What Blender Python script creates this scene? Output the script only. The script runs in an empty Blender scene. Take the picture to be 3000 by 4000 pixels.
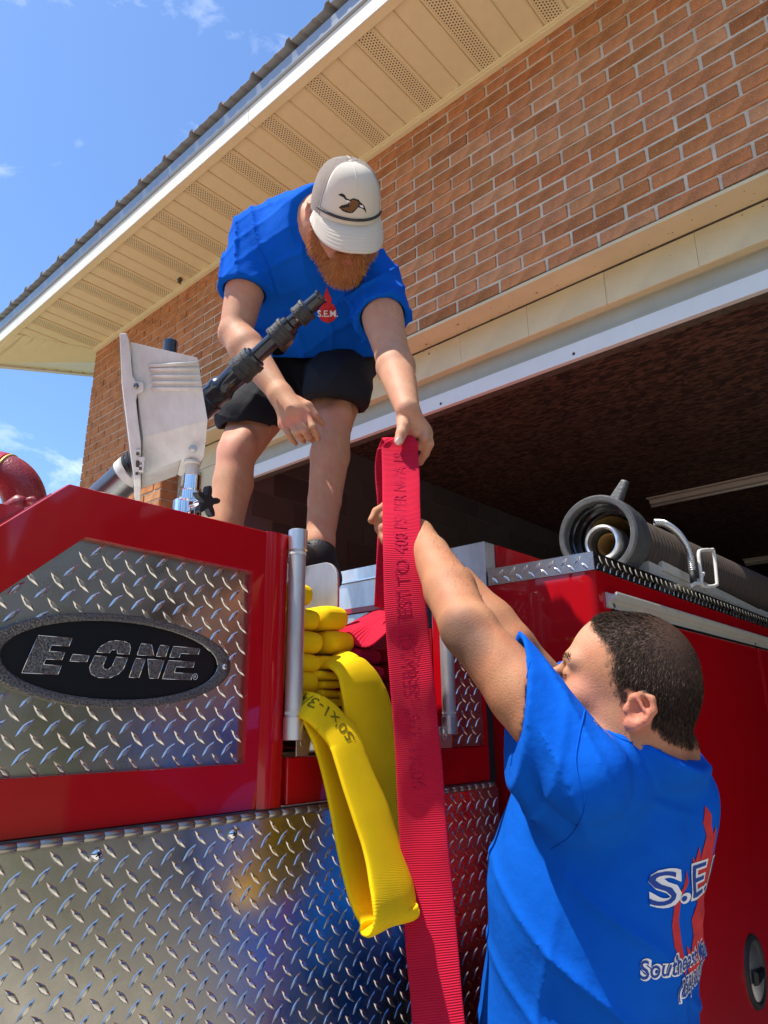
import bpy, bmesh, math, random
import numpy as np
from mathutils import Vector, Matrix
from mathutils.bvhtree import BVHTree
random.seed(7); rng = np.random.default_rng(7)
C = bpy.context.scene.collection
R = math.radians
# ---------------------------------------------------------------- camera (the origin is the photographer's eye, ground 1.6 m below)
YAW, PITCH, ROLL, FPX = R(41.1917), R(16.8161), R(-0.65527), 2714.53
def _basis():
    cy, sy, cp, sp = math.cos(YAW), math.sin(YAW), math.cos(PITCH), math.sin(PITCH)
    F = np.array([cy*cp, sy*cp, sp]); r0 = np.array([sy, -cy, 0.]); u0 = np.cross(r0, F)
    r = math.cos(ROLL)*r0 + math.sin(ROLL)*u0; u = -math.sin(ROLL)*r0 + math.cos(ROLL)*u0
    return r, u, F
CR, CU, CF = _basis()
cam = bpy.data.cameras.new('camera'); camo = bpy.data.objects.new('camera', cam); C.objects.link(camo)
camo.matrix_world = Matrix(((CR[0], CU[0], -CF[0], 0), (CR[1], CU[1], -CF[1], 0), (CR[2], CU[2], -CF[2], 0), (0, 0, 0, 1)))
cam.sensor_fit = 'VERTICAL'; cam.sensor_height = 36; cam.lens = FPX/4000*36; cam.clip_start = .02; cam.clip_end = 2000
bpy.context.scene.camera = camo
def ray(x, y): return CF + CR*(x-1500)/FPX - CU*(y-2000)/FPX
def P(x, y, d): return ray(x, y)*d
def un(x, y, ax, v):
    d = ray(x, y); return d*(v/d[ax])
# ---------------------------------------------------------------- light
SUN_AZ, SUN_EL = R(28), R(64.5)       # azimuth from -X towards +Y
S = np.array([-math.cos(SUN_AZ)*math.cos(SUN_EL), math.sin(SUN_AZ)*math.cos(SUN_EL), math.sin(SUN_EL)])
sun = bpy.data.lights.new('sun', 'SUN'); sun.energy = 4.6; sun.angle = R(.5); sun.color = (1, .94, .83)
suno = bpy.data.objects.new('sun', sun); C.objects.link(suno)
suno.rotation_euler = Vector(S).to_track_quat('Z', 'Y').to_euler()
sc = bpy.context.scene
sc.view_settings.view_transform = 'Standard'; sc.view_settings.look = 'None'; sc.view_settings.gamma = 1; sc.view_settings.exposure = .64
w = bpy.data.worlds.new('World'); sc.world = w; w.use_nodes = True
nt = w.node_tree; nt.nodes.clear()
def wn(t, **k):
    n = nt.nodes.new(t)
    for a, b in k.items(): setattr(n, a, b)
    return n
sky = wn('ShaderNodeTexSky', sky_type='NISHITA', sun_disc=False, sun_elevation=SUN_EL, sun_rotation=math.atan2(S[0], S[1]), air_density=1.0, dust_density=.7, ozone_density=2.6)
bg = wn('ShaderNodeBackground'); bg.inputs[1].default_value = .15
tc = wn('ShaderNodeTexCoord'); mp = wn('ShaderNodeMapping'); mp.inputs['Scale'].default_value = (1, 1, 1.9)
nz = wn('ShaderNodeTexNoise'); nz.inputs['Scale'].default_value = 5.2; nz.inputs['Detail'].default_value = 7; nz.inputs['Roughness'].default_value = .6; nz.inputs['Distortion'].default_value = .5
cr = wn('ShaderNodeValToRGB'); cr.color_ramp.elements[0].position = .545; cr.color_ramp.elements[1].position = .95; cr.color_ramp.elements[1].color = (.75, .75, .75, 1)
mx = wn('ShaderNodeMix', data_type='RGBA'); mx.inputs[7].default_value = (9.5, 9.8, 10.3, 1)
L = nt.links.new
L(tc.outputs['Generated'], mp.inputs[0]); L(mp.outputs[0], nz.inputs[0]); L(nz.outputs[0], cr.inputs[0])
tint = wn('ShaderNodeMix', data_type='RGBA', blend_type='MULTIPLY'); tint.inputs[0].default_value = 1; tint.inputs[7].default_value = (.78, .95, 1.14, 1); L(sky.outputs[0], tint.inputs[6])
L(cr.outputs[0], mx.inputs[0]); L(tint.outputs[2], mx.inputs[6]); L(mx.outputs[2], bg.inputs[0])
L(bg.outputs[0], wn('ShaderNodeOutputWorld').inputs[0])
# ---------------------------------------------------------------- materials
def mat(name, col=(.5, .5, .5), rough=.5, metal=0, spec=.5, coat=0, bump=0, bscale=60, bdetail=4, var=0, vscale=8, vcol=None, sss=0, attr=None, objvar=None, ani=None, fn=None, stretch=None, brough=0, trans=0):
    m = bpy.data.materials.new(name); m.use_nodes = True; t = m.node_tree; b = t.nodes['Principled BSDF']
    N = lambda k: t.nodes.new(k); K = t.links.new
    b.inputs['Roughness'].default_value = rough; b.inputs['Metallic'].default_value = metal
    b.inputs['Specular IOR Level'].default_value = spec; b.inputs['Coat Weight'].default_value = coat; b.inputs['Coat Roughness'].default_value = .04
    b.inputs['Base Color'].default_value = (*col, 1)
    if trans: b.inputs['Transmission Weight'].default_value = trans
    tc = N('ShaderNodeTexCoord'); src = tc.outputs['Object']
    if stretch:
        mpp = N('ShaderNodeMapping'); mpp.inputs['Scale'].default_value = stretch; K(src, mpp.inputs[0]); src = mpp.outputs[0]
    out = None
    if attr:
        a = N('ShaderNodeAttribute'); a.attribute_name = attr; out = a.outputs[0]
    if objvar:
        oi = N('ShaderNodeObjectInfo'); rp = N('ShaderNodeValToRGB'); rp.color_ramp.interpolation = 'LINEAR'
        e = rp.color_ramp.elements; e[0].color = (*objvar[0], 1); e[1].color = (*objvar[-1], 1)
        for i, c in enumerate(objvar[1:-1]):
            q = e.new((i+1)/(len(objvar)-1)); q.color = (*c, 1)
        K(oi.outputs['Random'], rp.inputs[0]); out = rp.outputs[0]
    if var:
        n = N('ShaderNodeTexNoise'); n.inputs['Scale'].default_value = vscale; n.inputs['Detail'].default_value = 6; n.inputs['Roughness'].default_value = .65; K(src, n.inputs[0])
        rp = N('ShaderNodeMapRange'); rp.inputs[1].default_value = .36; rp.inputs[2].default_value = .66; K(n.outputs[0], rp.inputs[0])
        x = N('ShaderNodeMix'); x.data_type = 'RGBA'; x.inputs[6].default_value = (*col, 1)
        if out is not None: K(out, x.inputs[6])
        vc = vcol or tuple(c*(1-var) for c in col)
        if vcol is None and out is not None:
            x.blend_type = 'MULTIPLY'; vc = (1-var,)*3
        x.inputs[7].default_value = (*vc, 1); 
        mu = N('ShaderNodeMath'); mu.operation = 'MULTIPLY'; mu.inputs[1].default_value = 1 if vcol is None else var
        K(rp.outputs[0], mu.inputs[0]); K(mu.outputs[0], x.inputs[0]); out = x.outputs[2]
    if out is not None: K(out, b.inputs['Base Color'])
    if sss:
        b.inputs['Subsurface Weight'].default_value = sss; b.inputs['Subsurface Scale'].default_value = .006; b.inputs['Subsurface Radius'].default_value = (1, .35, .2)
    if bump:
        n2 = N('ShaderNodeTexNoise'); n2.inputs['Scale'].default_value = bscale; n2.inputs['Detail'].default_value = bdetail; K(src, n2.inputs[0])
        bp = N('ShaderNodeBump'); bp.inputs['Strength'].default_value = bump; bp.inputs['Distance'].default_value = .004; K(n2.outputs[0], bp.inputs['Height']); K(bp.outputs[0], b.inputs['Normal'])
        if coat: K(bp.outputs[0], b.inputs['Coat Normal']) if False else None
    if brough:
        n3 = N('ShaderNodeTexNoise'); n3.inputs['Scale'].default_value = 14; n3.inputs['Detail'].default_value = 8; K(src, n3.inputs[0])
        r3 = N('ShaderNodeMapRange'); r3.inputs[1].default_value = .3; r3.inputs[2].default_value = .7; r3.inputs[3].default_value = rough; r3.inputs[4].default_value = rough+brough
        K(n3.outputs[0], r3.inputs[0]); K(r3.outputs[0], b.inputs['Roughness'])
    if fn: fn(t, b, N, K, src, out)
    return m
def ribbed(scale, strength, uv='rib'):      # woven ribs that follow the hose: the "rib" attribute is the distance along it in metres
    def f(t, b, N, K, src, out):
        a = N('ShaderNodeAttribute'); a.attribute_name = uv
        s = N('ShaderNodeMath'); s.operation = 'MULTIPLY'; s.inputs[1].default_value = scale; K(a.outputs['Fac'], s.inputs[0])
        n = N('ShaderNodeTexNoise'); n.inputs['Scale'].default_value = 25; K(src, n.inputs[0])
        ad = N('ShaderNodeMath'); ad.operation = 'MULTIPLY_ADD'; ad.inputs[1].default_value = 2.5; K(n.outputs[0], ad.inputs[0]); K(s.outputs[0], ad.inputs[2])
        si = N('ShaderNodeMath'); si.operation = 'SINE'; K(ad.outputs[0], si.inputs[0])
        bp = N('ShaderNodeBump'); bp.inputs['Strength'].default_value = strength; bp.inputs['Distance'].default_value = .001; K(si.outputs[0], bp.inputs['Height']); K(bp.outputs[0], b.inputs['Normal'])
        mr = N('ShaderNodeMapRange'); mr.inputs[1].default_value = -1; mr.inputs[2].default_value = 1; mr.inputs[3].default_value = 1-.2*strength; mr.inputs[4].default_value = 1.0; K(si.outputs[0], mr.inputs[0])
        x = N('ShaderNodeMix'); x.data_type = 'RGBA'; x.blend_type = 'MULTIPLY'; x.inputs[0].default_value = 1
        if out is not None: K(out, x.inputs[6])
        else: x.inputs[6].default_value = b.inputs['Base Color'].default_value
        K(mr.outputs[0], x.inputs[7]); K(x.outputs[2], b.inputs['Base Color'])
    return f
M = {}
M['concrete'] = mat('concrete', (.46, .43, .37), .85, var=.3, vscale=.6, bump=.5, bscale=40)
M['grass'] = mat('grass_far', (.09, .11, .035), .9, var=.5, vscale=.4)
M['woods'] = mat('woods', (.085, .075, .045), .9, var=.6, vscale=.5)
def brickfn(t, b, N, K, src, out):
    v = N('ShaderNodeTexNoise'); v.inputs['Scale'].default_value = 220; v.inputs['Detail'].default_value = 2; K(src, v.inputs[0])
    r = N('ShaderNodeMapRange'); r.inputs[1].default_value = .62; r.inputs[2].default_value = .75; K(v.outputs[0], r.inputs[0])
    x = N('ShaderNodeMix'); x.data_type = 'RGBA'; K(r.outputs[0], x.inputs[0]); K(out, x.inputs[6]); x.inputs[7].default_value = (.75, .55, .38, 1); K(x.outputs[2], b.inputs['Base Color'])
M['brick'] = mat('brick', (.3, .12, .05), .9, objvar=[(.36, .13, .045), (.62, .26, .10), (.50, .175, .06), (.62, .30, .14), (.42, .165, .05), (.56, .215, .08), (.52, .23, .11)], var=.4, vscale=13, bump=.9, bscale=170, fn=brickfn, spec=.2)
M['mortar'] = mat('mortar', (.66, .60, .47), .95, var=.2, vscale=12, bump=1, bscale=150, spec=.2)
M['cream'] = mat('cream_paint', (.64, .53, .31), .6, var=.12, vscale=5, bump=.25, bscale=50)
M['soffit'] = mat('soffit_vinyl', (.72, .60, .32), .45, var=.06, vscale=9, bump=.15, bscale=90)
def perf(t, b, N, K, src, out):        # small punched holes of the vented strips, laid out in metres on the strip itself
    sep = N('ShaderNodeSeparateXYZ'); K(src, sep.inputs[0])
    def saw(o, sc, off=0.):
        m1 = N('ShaderNodeMath'); m1.operation = 'MULTIPLY_ADD'; m1.inputs[1].default_value = sc; m1.inputs[2].default_value = off; K(o, m1.inputs[0])
        return m1.outputs[0]
    def cellw(o):
        f_ = N('ShaderNodeMath'); f_.operation = 'FRACT'; K(o, f_.inputs[0]); s_ = N('ShaderNodeMath'); s_.operation = 'SUBTRACT'; s_.inputs[1].default_value = .5; K(f_.outputs[0], s_.inputs[0])
        return s_.outputs[0]
    def mth(op, a, b_=None, v=None):
        m_ = N('ShaderNodeMath'); m_.operation = op; K(a, m_.inputs[0])
        if b_ is not None: K(b_, m_.inputs[1])
        if v is not None: m_.inputs[1].default_value = v
        return m_.outputs[0]
    xs = saw(sep.outputs[0], 58, 500.); ys = saw(sep.outputs[1], 72, 500.)
    row = mth('FLOOR', ys); half = mth('MULTIPLY', mth('MODULO', row, v=2.), v=.5)
    dx = mth('ABSOLUTE', cellw(mth('ADD', xs, half))); dy = mth('ABSOLUTE', cellw(ys))
    hole = mth('MULTIPLY', mth('LESS_THAN', dx, v=.24), mth('LESS_THAN', dy, v=.27))
    inn = mth('LESS_THAN', mth('ABSOLUTE', sep.outputs[1]), v=.047); hole = mth('MULTIPLY', hole, inn)
    x = N('ShaderNodeMix'); x.data_type = 'RGBA'; K(hole, x.inputs[0]); K(out, x.inputs[6]); x.inputs[7].default_value = (.05, .033, .015, 1); K(x.outputs[2], b.inputs['Base Color'])
M['soffit_perf'] = mat('soffit_perforated', (.72, .60, .32), .5, var=.06, vscale=9, fn=perf)
M['white_trim'] = mat('white_trim', (.74, .70, .58), .4, var=.06, vscale=4)
M['roof_metal'] = mat('roof_metal', (.50, .50, .47), .35, metal=.3, var=.15, vscale=12, bump=.15, bscale=30)
M['drip'] = mat('drip_edge', (.30, .31, .32), .40, metal=.75, var=.1, vscale=3)
M['door_beige'] = mat('door_beige', (.38, .35, .25), .5, var=.1, vscale=6, bump=.1)
M['door_white'] = mat('door_white', (.66, .68, .64), .4, var=.06, vscale=8)
M['rust'] = mat('rusty_steel', (.10, .075, .05), .8, var=.5, vscale=40, bump=.5)
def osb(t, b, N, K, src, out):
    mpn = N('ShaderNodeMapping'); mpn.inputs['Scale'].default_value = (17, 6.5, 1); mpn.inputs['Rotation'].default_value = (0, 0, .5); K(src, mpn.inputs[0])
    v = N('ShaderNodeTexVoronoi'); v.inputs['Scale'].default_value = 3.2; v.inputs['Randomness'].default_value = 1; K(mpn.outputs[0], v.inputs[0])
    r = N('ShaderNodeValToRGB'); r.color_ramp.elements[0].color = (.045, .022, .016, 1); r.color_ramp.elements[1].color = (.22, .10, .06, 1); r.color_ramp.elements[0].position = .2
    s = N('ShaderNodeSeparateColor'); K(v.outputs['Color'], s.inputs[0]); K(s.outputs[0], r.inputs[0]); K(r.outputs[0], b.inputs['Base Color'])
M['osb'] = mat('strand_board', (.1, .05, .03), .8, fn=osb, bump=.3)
M['block'] = mat('grey_block', (.13, .115, .10), .9, objvar=[(.10, .088, .078), (.15, .135, .12), (.12, .105, .095)], bump=.8, bscale=90)
M['block_mortar'] = mat('block_mortar', (.2, .18, .16), .9)
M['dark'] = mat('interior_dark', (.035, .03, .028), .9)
M['floor'] = mat('garage_floor', (.15, .14, .13), .8)
M['rust_spot'] = mat('rust_spots', (.30, .12, .03), .9)
M['light_fix'] = mat('light_fixture', (.6, .5, .4), .4)
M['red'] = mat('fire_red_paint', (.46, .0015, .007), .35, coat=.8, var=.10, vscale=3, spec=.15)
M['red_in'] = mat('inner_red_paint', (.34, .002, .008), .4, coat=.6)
M['darkred'] = mat('dark_red_cast', (.24, .01, .014), .45, bump=.4, bscale=200, coat=.4)
def smudge(t, b, N, K, src, out): pass
M['tread'] = mat('tread_plate', (.60, .57, .51), .20, metal=1, var=.25, vscale=7, brough=.16, bump=.05, bscale=25)
M['lozenge'] = mat('tread_lozenge', (.80, .77, .71), .28, metal=1)
M['alu'] = mat('brushed_aluminium', (.70, .69, .67), .38, metal=.85, var=.25, vscale=18, bump=.12, bscale=70, brough=.15, stretch=(1, 1, .3))
M['satin'] = mat('satin_aluminium', (.78, .78, .77), .30, metal=.95, brough=.1)
M['chrome'] = mat('chrome', (.86, .87, .88), .07, metal=1)
M['black_gloss'] = mat('black_enamel', (.006, .007, .010), .35, spec=.35)
M['black_metal'] = mat('black_anodised', (.035, .036, .04), .22, metal=.5, coat=.5, var=.3, vscale=30)
M['dark_knurl'] = mat('dark_grey_coupling', (.055, .055, .055), .6, metal=.4, bump=.6, bscale=200, var=.4, vscale=60)
M['hinge'] = mat('hinge_steel', (.42, .39, .34), .35, metal=.9, var=.2, vscale=60)
M['gun_grey'] = mat('grey_barrel', (.20, .20, .195), .3, metal=.8, var=.2, vscale=12)
M['black_rubber'] = mat('black_rubber', (.012, .012, .013), .6)
M['lamp_white'] = mat('white_powder_coat', (.68, .665, .62), .55, var=.55, vscale=22, vcol=(.46, .43, .37), bump=.3, bscale=80, stretch=(1, 1, .6))
M['gold'] = mat('gold_stripe', (.75, .52, .12), .4, metal=.3)
M['white'] = mat('white_print', (.8, .8, .8), .5)
M['speckle'] = mat('speckled_chrome', (.26, .25, .235), .28, metal=1, var=.95, vscale=330, vcol=(.05, .05, .05), bump=.5, bscale=400)
M['emb_edge'] = mat('polished_edge', (.82, .78, .70), .12, metal=1)
M['yellow'] = mat('yellow_hose_jacket', (.95, .62, .003), .85, var=.12, vscale=9, fn=ribbed(2500, .16), spec=.2)
M['redhose'] = mat('red_hose_jacket', (.62, .012, .045), .85, var=.12, vscale=8, fn=ribbed(1700, .55), spec=.15)
M['yellow_ink'] = mat('dark_ink_on_yellow', (.10, .08, .01), .9, spec=.1, var=.9, vscale=500, vcol=(.35, .25, .01))
M['red_ink'] = mat('dark_ink_on_red', (.31, .012, .035), .9, spec=.1, var=1., vscale=160, vcol=(.60, .012, .055))
M['suction'] = mat('brown_suction_hose', (.060, .040, .028), .75, var=.3, vscale=30)
M['suction_in'] = mat('tan_hose_lining', (.42, .24, .08), .5)
M['coupling'] = mat('grey_coupling', (.10, .10, .10), .5, metal=.2, var=.35, vscale=25, bump=.4, bscale=120)
M['alu_paint'] = mat('aluminium_channel', (.62, .60, .54), .4, metal=.3, var=.1)
M['skin'] = mat('skin', (.6, .35, .25), .60, attr='Col', sss=.08, bump=.2, bscale=320, bdetail=4, spec=.30)
M['shirt'] = mat('blue_cotton', (.004, .105, .56), .95, var=.12, vscale=6, bump=.7, bscale=30, bdetail=6, spec=.06)
M['shorts'] = mat('black_shorts', (.010, .010, .014), .8, bump=.3, bscale=60, spec=.3)
M['cap'] = mat('cream_cotton', (.66, .60, .50), .9, bump=.2, bscale=500, spec=.2)
M['cap_mesh'] = mat('cream_mesh', (.60, .50, .43), .9, bump=1.5, bscale=900, spec=.2, var=.3, vscale=500)
M['shoe'] = mat('black_shoe', (.012, .012, .015), .5, bump=.5, bscale=200)
M['print_red'] = mat('red_print', (.62, .02, .025), .8, var=.25, vscale=60)
M['print_blue'] = mat('navy_print', (.008, .05, .30), .8)
M['duck_brown'] = mat('brown_thread', (.22, .09, .025), .8, var=.5, vscale=300)
M['hair'] = mat('dark_brown_hair', (.030, .017, .010), .65, spec=.2)
M['hair_grey'] = mat('grey_hair', (.16, .12, .09), .45, spec=.5)
M['beard'] = mat('ginger_beard', (.55, .235, .075), .55, spec=.4)
M['beard_dark'] = mat('dark_ginger_beard', (.34, .12, .035), .6, spec=.4)
M['blond'] = mat('blond_arm_hair', (.75, .45, .18), .5)
# ---------------------------------------------------------------- mesh helpers
def tag(o, label=None, cat=None, group=None, kind=None):
    if label: o['label'] = label
    if cat: o['category'] = cat
    if group: o['group'] = group
    if kind: o['kind'] = kind
    return o
def empty(name, loc=(0, 0, 0), parent=None):
    o = bpy.data.objects.new(name, None); C.objects.link(o); o.location = loc; o.empty_display_size = .1
    if parent: put(o, parent)
    return o
def wloc(o):
    l = Vector(o.location)
    if o.parent is not None: l = l+o.matrix_parent_inverse.translation+wloc(o.parent)
    return l
def put(o, parent):
    o.parent = parent; o.matrix_parent_inverse = Matrix.Translation(-wloc(parent))
def mesh_np(name, V, F, m, parent=None, smooth=True, bevel=0, attr=None, seg=2):
    me = bpy.data.meshes.new(name)
    if isinstance(F, np.ndarray):
        nv, nf, k = len(V), len(F), F.shape[1]
        me.vertices.add(nv); me.vertices.foreach_set('co', np.asarray(V, np.float32).ravel())
        me.loops.add(nf*k); me.loops.foreach_set('vertex_index', F.ravel().astype(np.int32))
        me.polygons.add(nf); me.polygons.foreach_set('loop_start', np.arange(nf, dtype=np.int32)*k)
        me.update(calc_edges=True)
    else:
        me.from_pydata([tuple(v) for v in V], [], F)
    me.polygons.foreach_set('use_smooth', [smooth]*len(me.polygons))
    me.materials.append(m)
    o = bpy.data.objects.new(name, me); C.objects.link(o)
    if parent: put(o, parent)
    if attr:
        for an, (typ, data) in attr.items():
            a = me.attributes.new(an, typ, 'POINT')
            if typ == 'FLOAT': a.data.foreach_set('value', np.asarray(data, np.float32).ravel())
            else: a.data.foreach_set('color', np.asarray(data, np.float32).ravel())
    if bevel:
        b = o.modifiers.new('bevel', 'BEVEL'); b.width = bevel; b.segments = seg; b.limit_method = 'ANGLE'; b.angle_limit = R(35); b.harden_normals = False
    return o
class MB:
    def __init__(s): s.v = []; s.f = []
    def add(s, V, F):
        n = len(s.v); s.v += [tuple(map(float, q)) for q in V]; s.f += [tuple(i+n for i in f) for f in F]; return s
    def box(s, a, b):
        (x0, y0, z0), (x1, y1, z1) = a, b
        return s.add([(x0,y0,z0),(x1,y0,z0),(x1,y1,z0),(x0,y1,z0),(x0,y0,z1),(x1,y0,z1),(x1,y1,z1),(x0,y1,z1)],
                     [(0,3,2,1),(4,5,6,7),(0,1,5,4),(1,2,6,5),(2,3,7,6),(3,0,4,7)])
    def hexa(s, A, B):            # two matching polygons, joined
        n = len(A); V = list(A)+list(B)
        F = [tuple(range(n))[::-1], tuple(range(n, 2*n))] + [(i, (i+1) % n, n+(i+1) % n, n+i) for i in range(n)]
        return s.add(V, F)
    def tube(s, path, rad, n=24, caps=True, closed=False):
        path = [np.array(p, float) for p in path]; m = len(path)
        if not hasattr(rad, '__len__'): rad = [rad]*m
        V = []; F = []; prev = None
        for i, p in enumerate(path):
            if closed: t = path[(i+1) % m]-path[i-1]
            else: t = path[min(i+1, m-1)]-path[max(i-1, 0)]
            if np.linalg.norm(t) < 1e-9: t = path[min(i+1, m-1)]-path[0]
            t = t/np.linalg.norm(t)
            if prev is None:
                a = np.array([0, 0, 1.]) if abs(t[2]) < .9 else np.array([1., 0, 0]); u = np.cross(t, a)
            else: u = prev - t*(prev@t)
            u /= np.linalg.norm(u); prev = u; v = np.cross(t, u)
            for k in range(n):
                a = 2*math.pi*k/n; V.append(p + rad[i]*(math.cos(a)*u+math.sin(a)*v))
        for i in range(m if closed else m-1):
            for k in range(n):
                j = (i+1) % m; F.append((i*n+k, i*n+(k+1) % n, j*n+(k+1) % n, j*n+k))
        if caps and not closed: F += [tuple(range(n))[::-1], tuple(range((m-1)*n, m*n))]
        return s.add(V, F)
    def lathe(s, o, ax, prof, n=40):       # prof: (distance along ax, radius) ; open ends
        o = np.array(o, float); ax = np.array(ax, float); ax /= np.linalg.norm(ax)
        a = np.array([0, 0, 1.]) if abs(ax[2]) < .9 else np.array([1., 0, 0]); u = np.cross(ax, a); u /= np.linalg.norm(u); v = np.cross(ax, u)
        V = []; F = []
        for d, r_ in prof:
            for k in range(n):
                t = 2*math.pi*k/n; V.append(o+ax*d+r_*(math.cos(t)*u+math.sin(t)*v))
        for i in range(len(prof)-1):
            for k in range(n): F.append((i*n+k, i*n+(k+1) % n, (i+1)*n+(k+1) % n, (i+1)*n+k))
        return s.add(V, F)
    def prism(s, poly, org, U, W, N_, t):  # poly in (u,w) on the plane, thickness t along N_
        org, U, W, N_ = [np.array(q, float) for q in (org, U, W, N_)]
        A = [org+U*a+W*b for a, b in poly]; B = [q+N_*t for q in A]
        return s.hexa(A, B)
    def build(s, name, m, parent=None, smooth=False, bevel=0, **k): return mesh_np(name, s.v, s.f, m, parent, smooth, bevel, **k)
def fix_normals(o):
    bm = bmesh.new(); bm.from_mesh(o.data); bmesh.ops.recalc_face_normals(bm, faces=bm.faces); bm.to_mesh(o.data); bm.free(); return o
def smoothang(o, a=35):
    # smooth shading with hard edges marked sharp by angle
    bm = bmesh.new(); bm.from_mesh(o.data)
    bmesh.ops.recalc_face_normals(bm, faces=bm.faces)
    for f in bm.faces: f.smooth = True
    for e in bm.edges:
        if len(e.link_faces) == 2 and e.calc_face_angle(0) > R(a): e.smooth = False
    bm.to_mesh(o.data); bm.free(); return o
def tri_text(body, size=1., bold=0., shear=0., align='LEFT'):
    cu = bpy.data.curves.new('t', 'FONT'); cu.body = body; cu.size = size; cu.offset = bold; cu.shear = shear; cu.align_x = align; cu.resolution_u = 3
    o = bpy.data.objects.new('t', cu); C.objects.link(o)
    dg = bpy.context.evaluated_depsgraph_get(); me = bpy.data.meshes.new_from_object(o.evaluated_get(dg))
    bm = bmesh.new(); bm.from_mesh(me); bmesh.ops.triangulate(bm, faces=bm.faces)
    bmesh.ops.subdivide_edges(bm, edges=[e for e in bm.edges if e.calc_length() > size*.12], cuts=3, use_grid_fill=False)
    bmesh.ops.triangulate(bm, faces=bm.faces)
    V = np.array([v.co[:2] for v in bm.verts]); F = [tuple(v.index for v in f.verts) for f in bm.faces]
    bm.free(); bpy.data.objects.remove(o); bpy.data.meshes.remove(me); return V, F
# ---------------------------------------------------------------- smooth solids for bodies and clothes: distance functions turned into one continuous mesh
def nrm(v): v = np.array(v, float); return v/np.linalg.norm(v)
class SDF:
    def __init__(s): s.ops = []
    def _a(s, mode, k, lo, hi, fn): s.ops.append((mode, k, np.array(lo, float), np.array(hi, float), fn)); return s
    def cone(s, a, b, ra, rb, k=.015, mode='+', flat=None, f=1.):
        a = np.array(a, float); b = np.array(b, float); ba = b-a; L2 = max(ba@ba, 1e-9); rr = max(ra, rb)*max(1, 1/f)
        fl = nrm(flat) if flat is not None else None
        def fn(p):
            q = p-a; h = np.clip(q@ba/L2, 0, 1); v = q-h[:, None]*ba
            if fl is not None: v = v + ((v@fl)*(1/f-1))[:, None]*fl
            return (np.sqrt((v*v).sum(1))-(ra+(rb-ra)*h))*(min(f, 1) if fl is not None else 1)
        return s._a(mode, k, np.minimum(a, b)-rr, np.maximum(a, b)+rr, fn)
    def chain(s, pts, rad, k=.012, mode='+', **kw):
        for i in range(len(pts)-1): s.cone(pts[i], pts[i+1], rad[i], rad[i+1], k, mode, **kw)
        return s
    def ell(s, c, rad, M=None, k=.015, mode='+'):
        c = np.array(c, float); rad = np.array(rad, float); M = np.eye(3) if M is None else np.array(M, float)   # columns = axes
        def fn(p):
            q = (p-c)@M; k0 = np.sqrt(((q/rad)**2).sum(1)); k1 = np.sqrt(((q/rad**2)**2).sum(1))
            return k0*(k0-1)/np.maximum(k1, 1e-6)
        e = np.abs(M)@rad
        return s._a(mode, k, c-e, c+e, fn)
    def half(s, o, n, k=.004, mode='cut'):     # keep only the side the normal points away from
        o = np.array(o, float); n = nrm(n)
        return s._a(mode, k, [-1e9]*3, [1e9]*3, lambda p: (p-o)@n)
    def warp(s, fn, lo, hi): return s._a('warp', 0, lo, hi, fn)
    def __call__(s, p):
        d = np.full(len(p), .2)
        for mode, k, lo, hi, fn in s.ops:
            m = .03+k
            sel = np.nonzero(((p > lo-m) & (p < hi+m)).all(1))[0]
            if len(sel) == 0: continue
            v = fn(p[sel]); x = d[sel]
            if mode in '+u':
                h = np.maximum(k-np.abs(x-v), 0)/k; d[sel] = np.minimum(x, v)-h*h*k*.25
            elif mode == '-':
                v = -v; h = np.maximum(k-np.abs(x-v), 0)/k; d[sel] = np.maximum(x, v)+h*h*k*.25
            elif mode == 'cut':
                h = np.maximum(k-np.abs(x-v), 0)/k; d[sel] = np.maximum(x, v)+h*h*k*.25
            elif mode == 'warp': d[sel] = x+v
        return d
    def bounds(s):
        lo = np.min([o[2] for o in s.ops if o[0] == '+'], axis=0); hi = np.max([o[3] for o in s.ops if o[0] == '+'], axis=0); return lo-.03, hi+.03
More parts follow.
